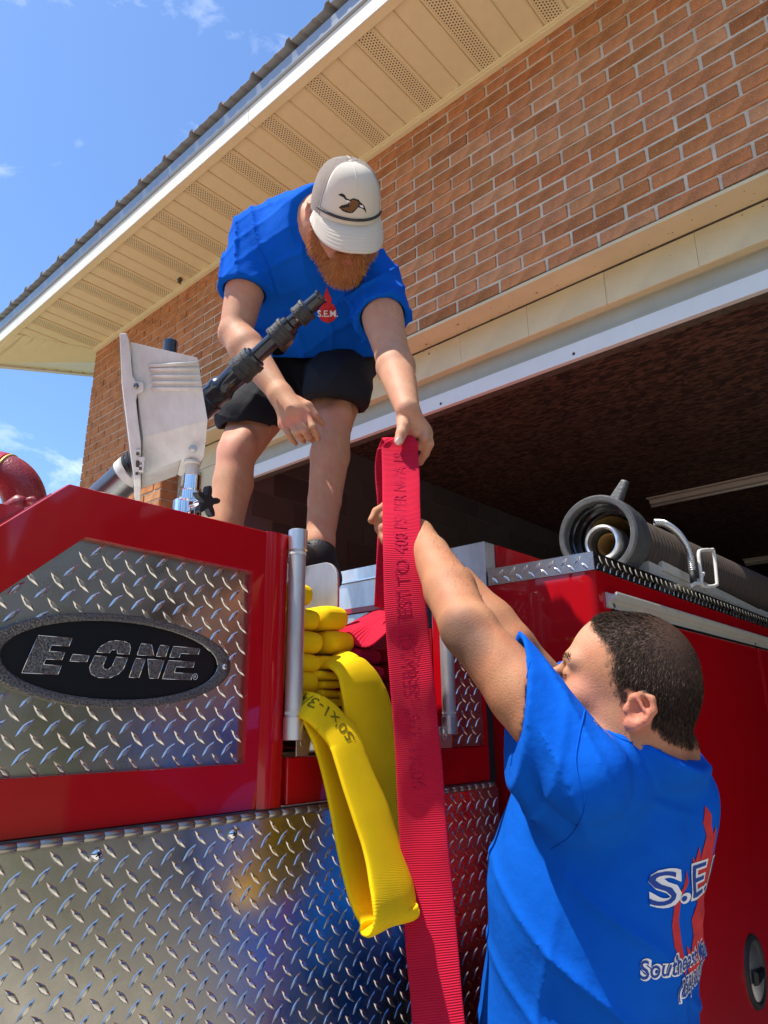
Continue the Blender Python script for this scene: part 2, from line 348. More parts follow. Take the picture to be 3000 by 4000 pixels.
def surf(sdf, h, B=8):
    lo, hi = sdf.bounds(); n = np.ceil((hi-lo)/(h*B)).astype(int)+1
    gi = np.stack(np.meshgrid(*[np.arange(k) for k in n], indexing='ij'), -1).reshape(-1, 3)
    cen = lo+(gi+.5)*h*B
    d = np.concatenate([sdf(cen[i:i+200000]) for i in range(0, len(cen), 200000)])
    gi = gi[np.abs(d) < h*B*.9+.012]
    o = np.stack(np.meshgrid(*[np.arange(B+1)]*3, indexing='ij'), -1).reshape(-1, 3)
    NB = (n*B+2).astype(np.int64)
    vid = {}; allkeys = []; allpos = []; quads = []
    key = lambda c: (c[..., 0]*NB[1]+c[..., 1])*NB[2]+c[..., 2]
    for s0 in range(0, len(gi), 1500):
        g = gi[s0:s0+1500]; idx = g[:, None, :]*B+o[None]
        v = sdf((lo+idx.reshape(-1, 3)*h)).reshape(len(g), B+1, B+1, B+1); v = np.where(v == 0, 1e-9, v)
        ins = v < 0
        # cell vertices
        c = [v[:, i:B+i, j:B+j, k:B+k] for i in (0, 1) for j in (0, 1) for k in (0, 1)]
        sgn = sum((q < 0).astype(np.int8) for q in c); act = (sgn > 0) & (sgn < 8)
        b, x, y, z = np.nonzero(act); cv = np.stack([q[b, x, y, z] for q in c], -1)
        offs = np.array([(i, j, k) for i in (0, 1) for j in (0, 1) for k in (0, 1)], float)
        acc = np.zeros((len(b), 3)); cnt = np.zeros(len(b))
        for p_ in range(8):
            for q_ in range(p_+1, 8):
                if np.abs(offs[p_]-offs[q_]).sum() == 1:
                    e = (cv[:, p_] < 0) != (cv[:, q_] < 0); t = cv[e, p_]/(cv[e, p_]-cv[e, q_])
                    acc[e] += offs[p_]+t[:, None]*(offs[q_]-offs[p_]); cnt[e] += 1
        cell = g[b]*B+np.stack([x, y, z], -1)
        allkeys.append(key(cell.astype(np.int64))); allpos.append(lo+(cell+acc/cnt[:, None])*h)
        for ax in range(3):
            sl = [slice(None)]+[slice(0, B)]*3; sh = list(sl); sh[ax+1] = slice(1, B+1)
            a_, b_ = ins[tuple(sl)], ins[tuple(sh)]; bb, x, y, z = np.nonzero(a_ != b_)
            if len(bb) == 0: continue
            cell = (g[bb]*B+np.stack([x, y, z], -1)).astype(np.int64); fl = a_[bb, x, y, z]
            u, w_ = [(1, 2), (2, 0), (0, 1)][ax]; eu = np.eye(3, dtype=np.int64)[u]; ew = np.eye(3, dtype=np.int64)[w_]
            q = np.stack([key(cell-eu-ew), key(cell-ew), key(cell), key(cell-eu)], -1)
            q[~fl] = q[~fl][:, ::-1]; quads.append(q)
    K = np.concatenate(allkeys); Pp = np.concatenate(allpos); K, i = np.unique(K, return_index=True); Pp = Pp[i]
    Q = np.concatenate(quads); Q = np.unique(Q, axis=0)
    j = np.searchsorted(K, Q.ravel()); j = np.minimum(j, len(K)-1); ok = (K[j] == Q.ravel()).reshape(-1, 4).all(1)
    return Pp, j.reshape(-1, 4)[ok]
def smooth_mesh(V, Q, it=2, lam=.5):
    n = len(V)
    for _ in range(it):
        acc = np.zeros_like(V); c = np.zeros(n)
        for a, b in ((0, 1), (1, 2), (2, 3), (3, 0)):
            for s_, t_ in ((a, b), (b, a)):
                for k in range(3): acc[:, k] += np.bincount(Q[:, s_], V[Q[:, t_], k], n)
                c += np.bincount(Q[:, s_], minlength=n)
        V = V+lam*(acc/np.maximum(c, 1)[:, None]-V)
    return V
def vnormals(V, Q):
    fn = np.cross(V[Q[:, 2]]-V[Q[:, 0]], V[Q[:, 3]]-V[Q[:, 1]]); N_ = np.zeros_like(V)
    for k in range(4):
        for c in range(3): N_[:, c] += np.bincount(Q[:, k], fn[:, c], len(V))
    return N_/np.maximum(np.linalg.norm(N_, axis=1), 1e-12)[:, None]
_w = rng.normal(size=(40, 3)); _w /= np.linalg.norm(_w, axis=1)[:, None]; _ph = rng.uniform(0, 6.28, 40)
def wn3(p, f, o=0, oct=1):       # cheap smooth noise, about -1..1
    r = 0; a = 1
    for k in range(oct):
        s_ = sum(np.sin(p@(_w[(o+i+7*k) % 40])*f*6.28*(.7+.15*i)+_ph[(o+i) % 40]+1.3*np.sin(p@_w[(o+i+11) % 40]*f*3.1+_ph[i])) for i in range(4))
        r = r+a*s_*.35; f *= 2.1; a *= .5
    return r
def folds(p, d, f, o=0, wob=.6, sharp=2.):  # cloth folds running across direction d, f per metre
    x = p@nrm(d)*f*6.28+wob*3*wn3(p, f*.22, o); return (1-np.abs(np.sin(x*.5)))**sharp
# hair strands: thin tapering ribbons
def strands(name, roots, nor, flow, length, width, m, parent, lift=.5, seg=3, jit=.35, curl=0., droop=0.):
    n = len(roots); roots = np.array(roots); T = flow+nor*lift+rng.normal(size=(n, 3))*jit; T /= np.linalg.norm(T, axis=1)[:, None]
    side = np.cross(T, rng.normal(size=(n, 3))); side /= np.linalg.norm(side, axis=1)[:, None]
    ln = (length*rng.uniform(.6, 1.25, n))[:, None]; V = []; p = roots-nor*.0006; cd = rng.normal(size=(n, 3))*curl
    for i in range(seg+1):
        wd = width*(1-i/seg)**.7*.5 if i < seg else 0
        V += [p-side*wd, p+side*wd] if i < seg else [p]
        p = p+T*ln/seg; T = T+cd+flow*.25+np.array([0, 0, -droop]); T /= np.linalg.norm(T, axis=1)[:, None]
    k = 2*seg+1; VV = np.stack(V, 1).reshape(-1, 3); base = np.arange(n)[:, None]*k
    F4 = [np.concatenate([base+2*i, base+2*i+1, base+2*i+3, base+2*i+2], 1) for i in range(seg-1)]
    F3 = np.concatenate([base+2*seg-2, base+2*seg-1, base+2*seg], 1)
    Q = np.concatenate(F4); tri = np.concatenate([Q[:, [0, 1, 2]], Q[:, [0, 2, 3]], F3])
    o = mesh_np(name, VV, tri, m, parent, smooth=True); o['kind'] = 'stuff'; return o
def pick(V, Q, N_, mask, n):
    vm = mask[Q].all(1); q = Q[vm]
    ar = np.linalg.norm(np.cross(V[q[:, 2]]-V[q[:, 0]], V[q[:, 3]]-V[q[:, 1]]), axis=1); f = rng.choice(len(q), n, p=ar/ar.sum())
    a, b = rng.uniform(size=(2, n, 1)); q = q[f]
    p = (V[q[:, 0]]*(1-a)+V[q[:, 1]]*a)*(1-b)+(V[q[:, 3]]*(1-a)+V[q[:, 2]]*a)*b
    return p, N_[q[:, 0]]
# flat hose: rows of (left edge, right edge), swept with rounded edges
def catmull(A, n):
    A = np.array(A, float); out = []; m = len(A)
    for i in range(m-1):
        p0, p1, p2, p3 = A[max(i-1, 0)], A[i], A[i+1], A[min(i+2, m-1)]
        for t in np.linspace(0, 1, n, endpoint=False):
            out.append(.5*((2*p1)+(-p0+p2)*t+(2*p0-5*p1+4*p2-p3)*t*t+(-p0+3*p1-3*p2+p3)*t**3))
    out.append(A[-1]); return np.array(out)
class Ribbon:
    def __init__(s, Lp, Rp, th, n=10, nc=28, pw=.55):
        s.L = catmull(Lp, n); s.R = catmull(Rp, n); m = len(s.L); th = np.interp(np.linspace(0, 1, m), np.linspace(0, 1, len(th)), th) if hasattr(th, '__len__') else np.full(m, th)
        s.th = th; c = (s.L+s.R)/2; s.c = c; t = np.gradient(c, axis=0); t /= np.linalg.norm(t, axis=1)[:, None]
        w_ = s.R-s.L; s.w = np.linalg.norm(w_, axis=1); w_ = w_-t*(w_*t).sum(1)[:, None]; s.wd = w_/np.linalg.norm(w_, axis=1)[:, None]
        s.n = np.cross(t, s.wd); s.len = np.r_[0, np.cumsum(np.linalg.norm(np.diff(c, axis=0), axis=1))]; s.nc = nc; s.pw = pw
    def mesh(s, name, m, parent, wob=.0):
        V = []; F = []; rib = []; n = len(s.c); nc = s.nc
        for i in range(n):
            for k in range(nc):
                a = 2*math.pi*k/nc; ca, sa = math.cos(a), math.sin(a)
                x = math.copysign(abs(ca)**.7, ca)*s.w[i]/2; y = math.copysign(abs(sa)**s.pw, sa)*s.th[i]/2
                p = s.c[i]+s.wd[i]*x+s.n[i]*y
                if wob: p = p+s.n[i]*wob*float(wn3(p[None], 9, 3)[0])
                V.append(p); rib.append(s.len[i]+.002*ca)
        for i in range(n-1):
            for k in range(nc): F.append((i*nc+k, i*nc+(k+1) % nc, (i+1)*nc+(k+1) % nc, (i+1)*nc+k))
        F += [tuple(range(nc))[::-1], tuple(range((n-1)*nc, n*nc))]
        o = mesh_np(name, V, F, m, parent, True, attr={'rib': ('FLOAT', rib)}); fix_normals(o); return o
    def at(s, u, v, off, side=1):
        i = float(np.interp(u, s.len, np.arange(len(s.len)))); a = int(min(i, len(s.len)-2)); t = i-a
        lp = lambda q: q[a]*(1-t)+q[a+1]*t
        x = np.clip(2*v/lp(s.w), -1, 1); y = lp(s.th)/2*max(0, 1-abs(x)**2.8)**.5
        return lp(s.c)+lp(s.wd)*v+lp(s.n)*side*(y+off)
# ================================================================= THE SETTING
GZ = -1.6
g = MB(); g.box((-600, -600, GZ-.3), (600, 600, GZ-.02)); tag(g.build('ground', M['grass']), kind='structure')
g = MB(); g.box((-22, -26, GZ-.2), (2.55, 30, GZ)); tag(g.build('driveway', M['concrete']), kind='structure')
V = []; F = []; nseg = 160
for i in range(nseg+1):
    a = R(-200+220*i/nseg); rr = 52+6*math.sin(i*.37)
    hgt = 17+4.2*math.sin(i*.9)+2.5*math.sin(i*2.3)+rng.uniform(0, 3)
    for r_, z in ((rr, GZ), (rr, GZ+hgt*.7), (rr+2, GZ+hgt), (rr+9, GZ+hgt*.8), (rr+9, GZ)): V.append((r_*math.cos(a), r_*math.sin(a), z))
for i in range(nseg):
    for k in range(4): F.append((i*5+k, i*5+k+1, i*5+6+k, i*5+5+k))
tag(mesh_np('far_woods', V, F, M['woods']), kind='stuff')

# ================================================================= FIRE STATION
XW, YL = 2.57, 5.78                     # wall face, left corner
SZ = 3.33                               # soffit height
bd = empty('fire_station', (4, 2, GZ)); tag(bd, 'brown brick fire station with open garage door, metal roof and cream soffit', 'building')
wl = MB(); wl.box((XW+.006, -3, 1.968), (XW+.13, YL-.006, 3.45)); wl.box((XW+.006, 4.445, GZ), (XW+.16, YL-.006, 1.966))
wall = wl.build('wall', M['mortar'], bd)
ch, bl, jt = .0762, .254, .0108
bricks = []
def brick_mesh(Lb, seed, dep=.05):
    rg = np.random.default_rng(seed); c = .0028; y, z, x = Lb/2, (ch-jt)/2, dep
    V = []; 
    for (yy, zz, xx) in ((y, z, .012), (y-c, z-c, 0.)):
        for sy, sz in ((-1, -1), (1, -1), (1, 1), (-1, 1)): V.append((xx+rg.uniform(-.0012, .0012), sy*yy+rg.uniform(-.001, .001), sz*zz+rg.uniform(-.001, .001)))
    for sy, sz in ((-1, -1), (1, -1), (1, 1), (-1, 1)): V.append((x, sy*y, sz*z))
    F = [(4, 7, 6, 5)]
    for i in range(4): j = (i+1) % 4; F += [(i, 4+i, 4+j, j), (8+i, i, j, 8+j)]
    me = bpy.data.meshes.new('brick'); me.from_pydata(V, [], F); me.materials.append(M['brick']); me.update(); return me
BM = [brick_mesh(bl-jt, i) for i in range(8)]
def add_course(k, y0, y1, off):
    z = 2.015+ch*k; n0 = math.floor((y0-off)/bl)-1; n1 = math.ceil((y1-off)/bl)+1
    for n in range(n0, n1):
        a, b = off+n*bl+jt/2, off+(n+1)*bl-jt/2; a2, b2 = max(a, y0), min(b, y1)
        if b2-a2 < .03: continue
        bricks.append(((a2+b2)/2, z, b2-a2))
for k in range(0, 18): add_course(k, -.5, YL, .4746+(.127 if k % 2 else 0)+random.uniform(-.008, .008))
for k in range(-46, 0): add_course(k, 4.44, YL, .4746+(.127 if k % 2 else 0))
bricks.sort(key=lambda q: (XW**2+q[0]**2+q[1]**2) if (q[1] < 3.31 and q[0] > .15 and q[1] > 1.4) else 1e3+q[0]**2+q[1]**2)
short = {}; rest = MB()
for i, (y, z, Lb) in enumerate(bricks):
    if i < 298:
        if Lb > bl-jt-.003: me = BM[random.randrange(8)]
        else:
            kk = round(Lb, 2); me = short.get(kk) or short.setdefault(kk, brick_mesh(kk, int(kk*1000)))
        o = bpy.data.objects.new('brick', me); C.objects.link(o); o.location = (XW+random.uniform(-.003, .0025), y, z); o.rotation_euler = (random.uniform(-.004, .004), 0, random.uniform(-.006, .006)); put(o, bd)
    else:
        l2, z2 = Lb/2, (ch-jt)/2; x0 = XW+random.uniform(-.003, .002); rest.box((x0, y-l2, z-z2), (x0+.05, y+l2, z+z2))
o = rest.build('brick', M['brick'], bd, bevel=.002, seg=1); tag(o, kind='stuff')
# side (return) face of the brick pier, plain joints
sr = MB()
for k in range(-46, 0):
    z = 2.015+ch*k
    sr.box((XW+.004, 4.4375, z-.033), (XW+.135, 4.46, z+.033))
tag(sr.build('brick', M['brick'], bd, bevel=.002, seg=1), kind='stuff')
# lintel and header
XH = 2.71
lt = MB(); lt.box((XW-.004, -3, 1.9665), (XW+.006, 4.44, 1.974)); lt.box((XW-.004, -3, 1.958), (XH+.01, 4.44, 1.9665)); lt.build('lintel', M['cream'], bd)
y = -.6; zb, zt = 1.779, 1.9505
lt = MB(); lt.box((XH-.0035, -3, 1.9535), (XH+.01, 4.44, 1.9575)); lt.build('lintel_crack', M['rust'], bd)
lt = MB(); lt.box((XW-.0045, -3, 1.9742), (XW+.01, 4.44, 1.978)); lt.build('lintel_shadow_gap', M['rust'], bd)
hb = MB(); hb.box((XH+.006, -3, zb+.001), (XH+.19, 4.44, 1.957)); hb.build('header_backing', M['cream'], bd)
q = MB(); q.box((0, -.1988, -.084), (.02, .1988, .084)); pm = q.build('header_block', M['cream'], bd, bevel=.0018); pm.location = (XH-.001, .43, (zb+zt)/2+.001); put(pm, bd)
for i in range(-2, 10):
    if i == 0: continue
    o = pm.copy(); C.objects.link(o); o.location = (XH-.001+random.uniform(-.001, .001), .43+.3985*i, (zb+zt)/2+.001)
def zx(yp, X): return float(un(2000, yp, 0, X)[2])
dh = MB()
XB = 2.76; z1, z2, z3, z4 = zx(1361, XB), zx(1436, XB), zx(1491, XB-.02), zx(1521, XB+.06)
dh.box((XB, -3, z2), (XB+.05, 3.86, z1)); dh.box((XB-.012, -3, z2-.004), (XB+.05, 3.86, z2+.012)); dh.box((XB-.006, -3, z1-.010), (XB+.01, 3.86, z1))
dh.build('door_channel', M['door_beige'], bd, bevel=.002)
dw = MB(); dw.box((XB-.02, -3, z3), (XB+.01, 3.86, z2-.006)); dw.build('door_edge', M['door_white'], bd, bevel=.002)
dr = MB(); dr.box((XB+.012, -3, z4), (XB+.07, 3.86, z3+.02)); dr.build('door_seal', M['rust'], bd)
for px_, py_ in ((1722, 1577), (2241, 1382)):
    p = un(px_, py_, 0, XB-.02); b = MB(); b.lathe(p+np.array([.001, 0, 0]), (-1, 0, 0), [(0, .008), (.003, .007), (.004, 0.)], 14); b.build('bolt', M['rust'], bd, True)
sp_m = MB()
for i in range(150):
    yy = rng.uniform(.2, 3.8); onb = rng.uniform() < .45; r_ = rng.uniform(.0012, .004)*(2 if rng.uniform() < .08 else 1)
    if onb: c_ = (XH-.0012, yy, 1.9505-abs(rng.normal())*.03); ring = [(c_[0], c_[1]+r_*math.cos(a)*rng.uniform(.6, 1.5), c_[2]+r_*math.sin(a)) for a in np.linspace(0, 5.2, 6)]
    else: c_ = (XH-abs(rng.normal())*.05-.004, yy, 1.9573); ring = [(c_[0]+r_*math.cos(a), c_[1]+r_*math.sin(a)*rng.uniform(.6, 1.6), c_[2]) for a in np.linspace(0, 5.2, 6)]
    sp_m.add(ring, [tuple(range(6))])
tag(sp_m.build('rust_spots', M['rust_spot'], bd), kind='stuff')
# jamb on the left of the opening
jb = MB(); jb.box((XH, 3.97, GZ), (XH+.19, 4.44, 1.778)); jb.build('jamb', M['cream'], bd)
jb = MB(); jb.box((XH-.03, 4.14, GZ), (XH-.002, 4.26, 1.76)); jb.build('downpipe', M['roof_metal'], bd, bevel=.004)
jb = MB(); jb.box((XH-.012, 3.86, GZ), (XH+.10, 3.968, z2-.02)); jb.build('door_track', M['white_trim'], bd, bevel=.003)
# interior
ZC, YI = 2.25, 3.92
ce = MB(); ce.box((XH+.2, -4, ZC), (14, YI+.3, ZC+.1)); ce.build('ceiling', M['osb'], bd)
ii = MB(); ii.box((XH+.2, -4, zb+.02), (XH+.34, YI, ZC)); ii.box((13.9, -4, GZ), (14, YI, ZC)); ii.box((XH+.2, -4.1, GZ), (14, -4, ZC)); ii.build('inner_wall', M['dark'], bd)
ii = MB(); ii.box((XH+.19, YI+.004, GZ), (14, YI+.2, ZC)); ii.build('side_wall', M['block_mortar'], bd)
ii = MB(); ii.box((XH+.1, -4, GZ-.05), (14, YI, GZ+.004)); tag(ii.build('garage_floor', M['floor'], bd))
q = MB(); q.box((-.196, 0, -.096), (.196, .02, .096)); me_b = None
for r_ in range(1, 13):
    for c_ in range(-1, 19):
        x = XH+.5+.4*c_+(.2 if r_ % 2 else 0); z = ZC-.1-.2*(r_-1)
        if x < XH+.4 or x > 10: continue
        if me_b is None:
            o = q.build('concrete_block', M['block'], bd, bevel=.004); me_b = o
        else: o = me_b.copy(); C.objects.link(o)
        o.location = (x, YI-.004+random.uniform(-.002, .002), z)
        if o is me_b: put(o, bd)
def fixture(label, a, b, pl):
    t = empty('fluorescent_light', a, None); tag(t, label, 'ceiling light', 'fluorescent lights on the garage ceiling')
    a, b = np.array(a), np.array(b); m_ = MB(); m_.box((a[0]-.06, b[1], a[2]), (a[0]+.06, a[1], a[2]+.05)); m_.build('housing', M['light_fix'], t, bevel=.01)
    m_ = MB(); m_.box((a[0]-.1, b[1]-.01, a[2]+.05), (a[0]+.1, a[1]+.01, a[2]+.065)); m_.build('reflector', M['light_fix'], t)
    m_ = MB(); m_.tube([(a[0], a[1]+.004, a[2]-.012), (a[0], b[1]-.004, a[2]-.012)], .013, 12); m_.build('light_tube', M['white_trim'], t, True)
pa = un(2545, 1975, 2, ZC-.08); fixture('unlit fluorescent ceiling light nearest the door, above the ribbed suction hose', (pa[0], pa[1], ZC-.08), (pa[0], pa[1]-2.4, ZC-.08), 0)
pa = un(2912, 2205, 2, ZC-.08); fixture('unlit fluorescent ceiling light farther back in the garage, at the right edge', (pa[0], pa[1], ZC-.08), (pa[0], pa[1]-2.4, ZC-.08), 0)
# soffit strips
bk = MB(); bk.box((1.93, -1.2, SZ+.012), (XW+.02, 6.0, SZ+.03)); bk.build('soffit_backing', M['soffit'], bd)
Cc, Jc = np.array([2.567, 5.741]), np.array([1.95, 6.016])
sw = .385/3; perf_me = plain_me = None
for k in range(-9, 12):
    for j in range(3):
        y0 = 2.136+.385*k+j*sw; y1 = y0+sw
        if y0 < -1.1: continue
        zo = random.uniform(-.0015, .0015)
        def xm(yy): return min(2.545, Cc[0]+(Jc[0]-Cc[0])*max(0, (yy-Cc[1]))/(Jc[1]-Cc[1])) if yy > Cc[1] else 2.545
        if y0 > 6.0: continue
        m_ = MB(); yc = (y0+y1)/2; gp = .0035; cv = .006
        for (ya, yb, za, zb_) in ((y0+gp, y0+.016, cv, 0), (y0+.016, y1-.016, 0, 0), (y1-.016, y1-gp, 0, cv)):
            xa, xb = xm(ya), xm(yb)
            if xa < 1.96 or xb < 1.96: continue
            m_.hexa([(1.945, ya, SZ+za+zo), (xa, ya, SZ+za+zo), (xb, yb, SZ+zb_+zo), (1.945, yb, SZ+zb_+zo)], [(1.945, ya, SZ+.012), (xa, ya, SZ+.012), (xb, yb, SZ+.012), (1.945, yb, SZ+.012)])
        if not m_.v: continue
        m_.v = [(v[0]-2.25, v[1]-yc, v[2]) for v in m_.v]
        if j == 0 or y1 > Cc[1]: o = m_.build('soffit_strip', M['soffit_perf'] if j == 0 else M['soffit'])
        elif plain_me is None: o = m_.build('soffit_strip', M['soffit']); plain_me = o
        else: o = plain_me.copy(); C.objects.link(o)
        o.location = (2.25, yc, random.uniform(-.001, .001)); o.parent = None; put(o, bd)
m_ = MB(); m_.box((2.535, -1.2, SZ-.022), (XW, YL-.02, SZ+.01)); m_.box((2.525, -1.2, SZ-.008), (2.56, YL-.03, SZ+.004)); m_.build('soffit_moulding', M['soffit'], bd, bevel=.004)
# gable return
E0, E1 = un(0, 1430, 1, 6.62), un(368, 1465, 1, 6.62); dE = E1-E0; Jj, Cj = np.array([1.95, 6.016, 3.325]), np.array([2.567, 5.741, 3.325])
E0x = E0-dE*.15; E1x = E1+dE*.9; Cx = Cj+(Cj-Jj)*.9; Jx = Jj-(Cj-Jj)*.06
lp = lambda a, b, t: a+(b-a)*t
NG = 14
for k in range(NG):
    a, b = (k+.07)/NG, (k+.93)/NG; q_ = [lp(Jx, Cx, a), lp(Jx, Cx, b), lp(E0x, E1x, b), lp(E0x, E1x, a)]
    cen = sum(q_)/4; m_ = MB(); up = np.array([0, 0, .012]); m_.hexa([p-cen for p in q_], [p+up-cen for p in q_]); o = m_.build('gable_soffit_strip', M['soffit'], None, bevel=.003); o.location = cen; put(o, bd)
m_ = MB(); up = np.array([0, 0, .02]); q_ = [Jx, Cx, E1x, E0x]; m_.hexa([p+up*.7 for p in q_], [p+up*2 for p in q_]); m_.build('gable_backing', M['soffit'], bd)
m_ = MB(); m_.hexa([E0x+(0, -.03, -.012), E1x+(0, -.03, -.012), E1x+(0, .03, -.012), E0x+(0, .03, -.012)], [E0x+(0, -.03, .09), E1x+(0, -.03, .09), E1x+(0, .03, .09), E0x+(0, .03, .09)]); m_.build('gable_fascia', M['white_trim'], bd)
# fascia, drip edge, metal roof
def seamed(name, prof, m, cuts, bev=.002):
    for a, b in cuts:
        m_ = MB(); m_.hexa([(x, a, z) for x, z in prof], [(x, b, z) for x, z in prof]); m_.build(name, m, bd, bevel=bev)
cuts = [(-1.3, 2.668), (2.671, 5.868), (5.871, 6.6)]
seamed('fascia_flange', [(1.9005, 3.3195), (1.955, 3.3195), (1.955, 3.327), (1.9005, 3.327)], M['soffit'], cuts)
seamed('fascia', [(1.8985, 3.318), (1.905, 3.318), (1.91, 3.33), (1.91, 3.434), (1.8985, 3.434)], M['white_trim'], cuts)
seamed('drip_edge', [(1.892, 3.431), (1.884, 3.438), (1.880, 3.468), (1.873, 3.502), (1.93, 3.506), (1.93, 3.436)], M['drip'], [(-1.3, 3.49), (3.493, 6.62)], 0)
V = []; F = []; prof = []
y = -1.3; pitch = .306
ys = []
k0 = -11
while True:
    yc = 1.966+pitch*k0; k0 += 1
    if yc > 6.6: break
    ys += [(yc-.026, 0), (yc-.012, .036), (yc+.012, .036), (yc+.026, 0), (yc+.085, 0), (yc+.094, .006), (yc+.112, .006), (yc+.121, 0), (yc+.185, 0), (yc+.194, .006), (yc+.212, .006), (yc+.221, 0)]
for (yy, h) in ys:
    for x, z in ((1.842, 3.546), (2.6, 3.763), (5.5, 4.59)):
        V.append((x, yy, z+h)); V.append((x+.001, yy, z+h-.002))
n = len(ys)
for i in range(n-1):
    a, b = i*6, i*6+6
    F += [(a, a+2, b+2, b), (a+2, a+4, b+4, b+2), (a+1, b+1, b+3, a+3), (a+3, b+3, b+5, a+5), (a, b, b+1, a+1)]
mesh_np('roof', V, F, M['roof_metal'], bd, False)
# rust stains and a mud nest where the photograph shows them
m_ = MB()
p = un(703, 1092, 2, SZ-.008)
for i in range(5): m_.lathe(p+rng.normal(size=3)*.008, (0, 0, -1), [(-.012, .0), (-.008, .012), (0, .016), (.008, .010), (.012, 0)], 9)
tag(m_.build('mud_nest', M['rust'], None, True), 'small dark mud nest under the soffit beside the brick wall', 'nest')

# ================================================================= FIRE ENGINE
TR = empty('fire_engine', (1.2, 1.6, GZ)); tag(TR, 'red fire engine with tread plate panels, an E-ONE badge and open hose beds', 'fire engine')
PX = (0., 1., 0.); UX, UZ, OUT = np.array([1., 0, 0]), np.array([0, 0, 1.]), np.array([0, -1., 0])
def zp(x, y, Y=1.): return float(un(x, y, 1, Y)[2])
def xp(x, y, Y=1.): return float(un(x, y, 1, Y)[0])
ctl = (xp(0, 2052), zp(0, 2052)); ctl2 = (ctl[0]-.10, ctl[1]-.145)
ZT = .3465
# red surround of the badge panel: a ring of four beams, so that the plate sits in a recess
pin = [(.4625, .2695), (.7785, .2655), (.7785, -.0645), (.30, -.0645), (.30, .12)]
def xt(z): t = (z-ctl[1])/(ZT-ctl[1]); return ctl[0]+(.4290-ctl[0])*t
th = .05
def pr(mb, poly, y0, y1): mb.hexa([(a, y0, b) for a, b in poly], [(a, y1, b) for a, b in poly]); return mb
outr = [(.4290, ZT), (.806, ZT), (.806, -.139), (.0, -.139), (.0, ZT-(.4290)*(ZT-ctl[1])/(.4290-ctl[0]))]
V = [(a, 1.0, b) for a, b in outr]+[(a, 1.0, b) for a, b in pin]+[(a, 1+th, b) for a, b in outr]+[(a, 1.02, b) for a, b in pin]
F = []
for i in range(5): j = (i+1) % 5; F += [(i, j, 5+j, 5+i), (10+i, 10+j, j, i), (5+i, 5+j, 15+j, 15+i)]
fix_normals(mesh_np('badge_panel', V, F, M['red'], TR, False, bevel=.003))
cs = [(.8062, 1.0), (.812, .9955), (.822, .9925), (.835, .9915), (.852, .994), (.864, 1.002), (.872, 1.02), (.872, 1.05), (.8062, 1.05)]
m_ = MB(); m_.hexa([(a, b, -.139) for a, b in cs], [(a, b, ZT+.0006) for a, b in cs]); o = m_.build('corner_post', M['red'], TR); smoothang(o, 40)
m_ = MB(); pr(m_, [(.8722, -.139), (1.5245, -.139), (1.5245, -.0585), (.8722, -.0585)], 1.0, 1+th); m_.build('lower_band', M['red'], TR, bevel=.003)
# right hand pump panel with its small tread plate
m_ = MB(); pr(m_, [(1.374, -.0583), (1.5243, -.0583), (1.5243, ZT), (1.374, ZT)], 1.0004, 1.05); m_.build('right_panel', M['red'], TR, bevel=.003)
# top cap strips (satin paint chips at the edge) and interior
m_ = MB(); m_.box((.43, 1.051, .33), (.87, 2.4, .342)); m_.build('panel_top', M['alu'], TR)
def lozenges(org, U, W, N_, box, pitch, off, inside, length=.032, wid=.0088, h=.0016, rot=0.):
    mb = MB(); org, U, W, N_ = [np.array(q, float) for q in (org, U, W, N_)]
    u0, u1, w0, w1 = box
    i0, i1 = math.floor((u0-off[0])/pitch), math.ceil((u1-off[0])/pitch); j0, j1 = math.floor((w0-off[1])/pitch), math.ceil((w1-off[1])/pitch)
    outl = [(-1, 0), (-.55, .62), (0, 1), (.55, .62), (1, 0), (.55, -.62), (0, -1), (-.55, -.62)]
    for i in range(i0, i1+1):
        for j in range(j0, j1+1):
            for s_ in (0, 1):
                cu, cw = off[0]+pitch*(i+.5*s_), off[1]+pitch*(j+.5*s_)
                if not inside(cu, cw): continue
                a = math.pi/4*(1 if s_ == 0 else -1)+rot+random.uniform(-.02, .02); ca, sa = math.cos(a), math.sin(a)
                V = []
                for sc_, hh, lst in ((1, 0, outl), (.70, .72, outl), (0, 1, [(-.62, 0), (-.2, .0), (.2, 0), (.62, 0)])):
                    for (x, y_) in lst:
                        if sc_ == 0: xx, yy = x*length/2, 0
                        else: xx, yy = x*length/2*(sc_ if sc_ == 1 else .80), y_*wid/2*sc_
                        V.append(org+U*(cu+xx*ca-yy*sa)+W*(cw+xx*sa+yy*ca)+N_*(hh*h))
                F = [(k, (k+1) % 8, 8+(k+1) % 8, 8+k) for k in range(8)]
                c_ = 16
                F += [(8, 9, c_), (9, 10, c_+1, c_), (10, 11, c_+2, c_+1), (11, 12, c_+3), (12, 13, c_+3), (13, 14, c_+2, c_+3), (14, 15, c_+1, c_+2), (15, 8, c_), (10, c_+2, c_+1)][:8]
                mb.add(V, F)
    return mb
def inpoly(poly, mg=0.):
    pl = [(np.array(poly[i], float), np.array(poly[(i+1) % len(poly)], float)) for i in range(len(poly))]
    def f(x, y):
        p = np.array([x, y]); s_ = []
        for a, b in pl: d = b-a; s_.append((d[0]*(p[1]-a[1])-d[1]*(p[0]-a[0]))/np.linalg.norm(d))
        return all(q < -mg for q in s_) or all(q > mg for q in s_)
    return f
pt = MB(); pr(pt, pin, 1.012, 1.02); bp_ = pt.build('badge_plate', M['tread'], TR)
lz = lozenges((0, 1.012, 0), UX, UZ, OUT, (.30, .79, -.07, .28), .037, (.4530, -.187), inpoly(pin, .006)); o = lz.build('raised_tread', M['lozenge'], bp_, True); smoothang(o, 25)
dpoly = [(-.1, -.95), (1.545, -.95), (1.545, -.1535), (-.1, -.1535)]
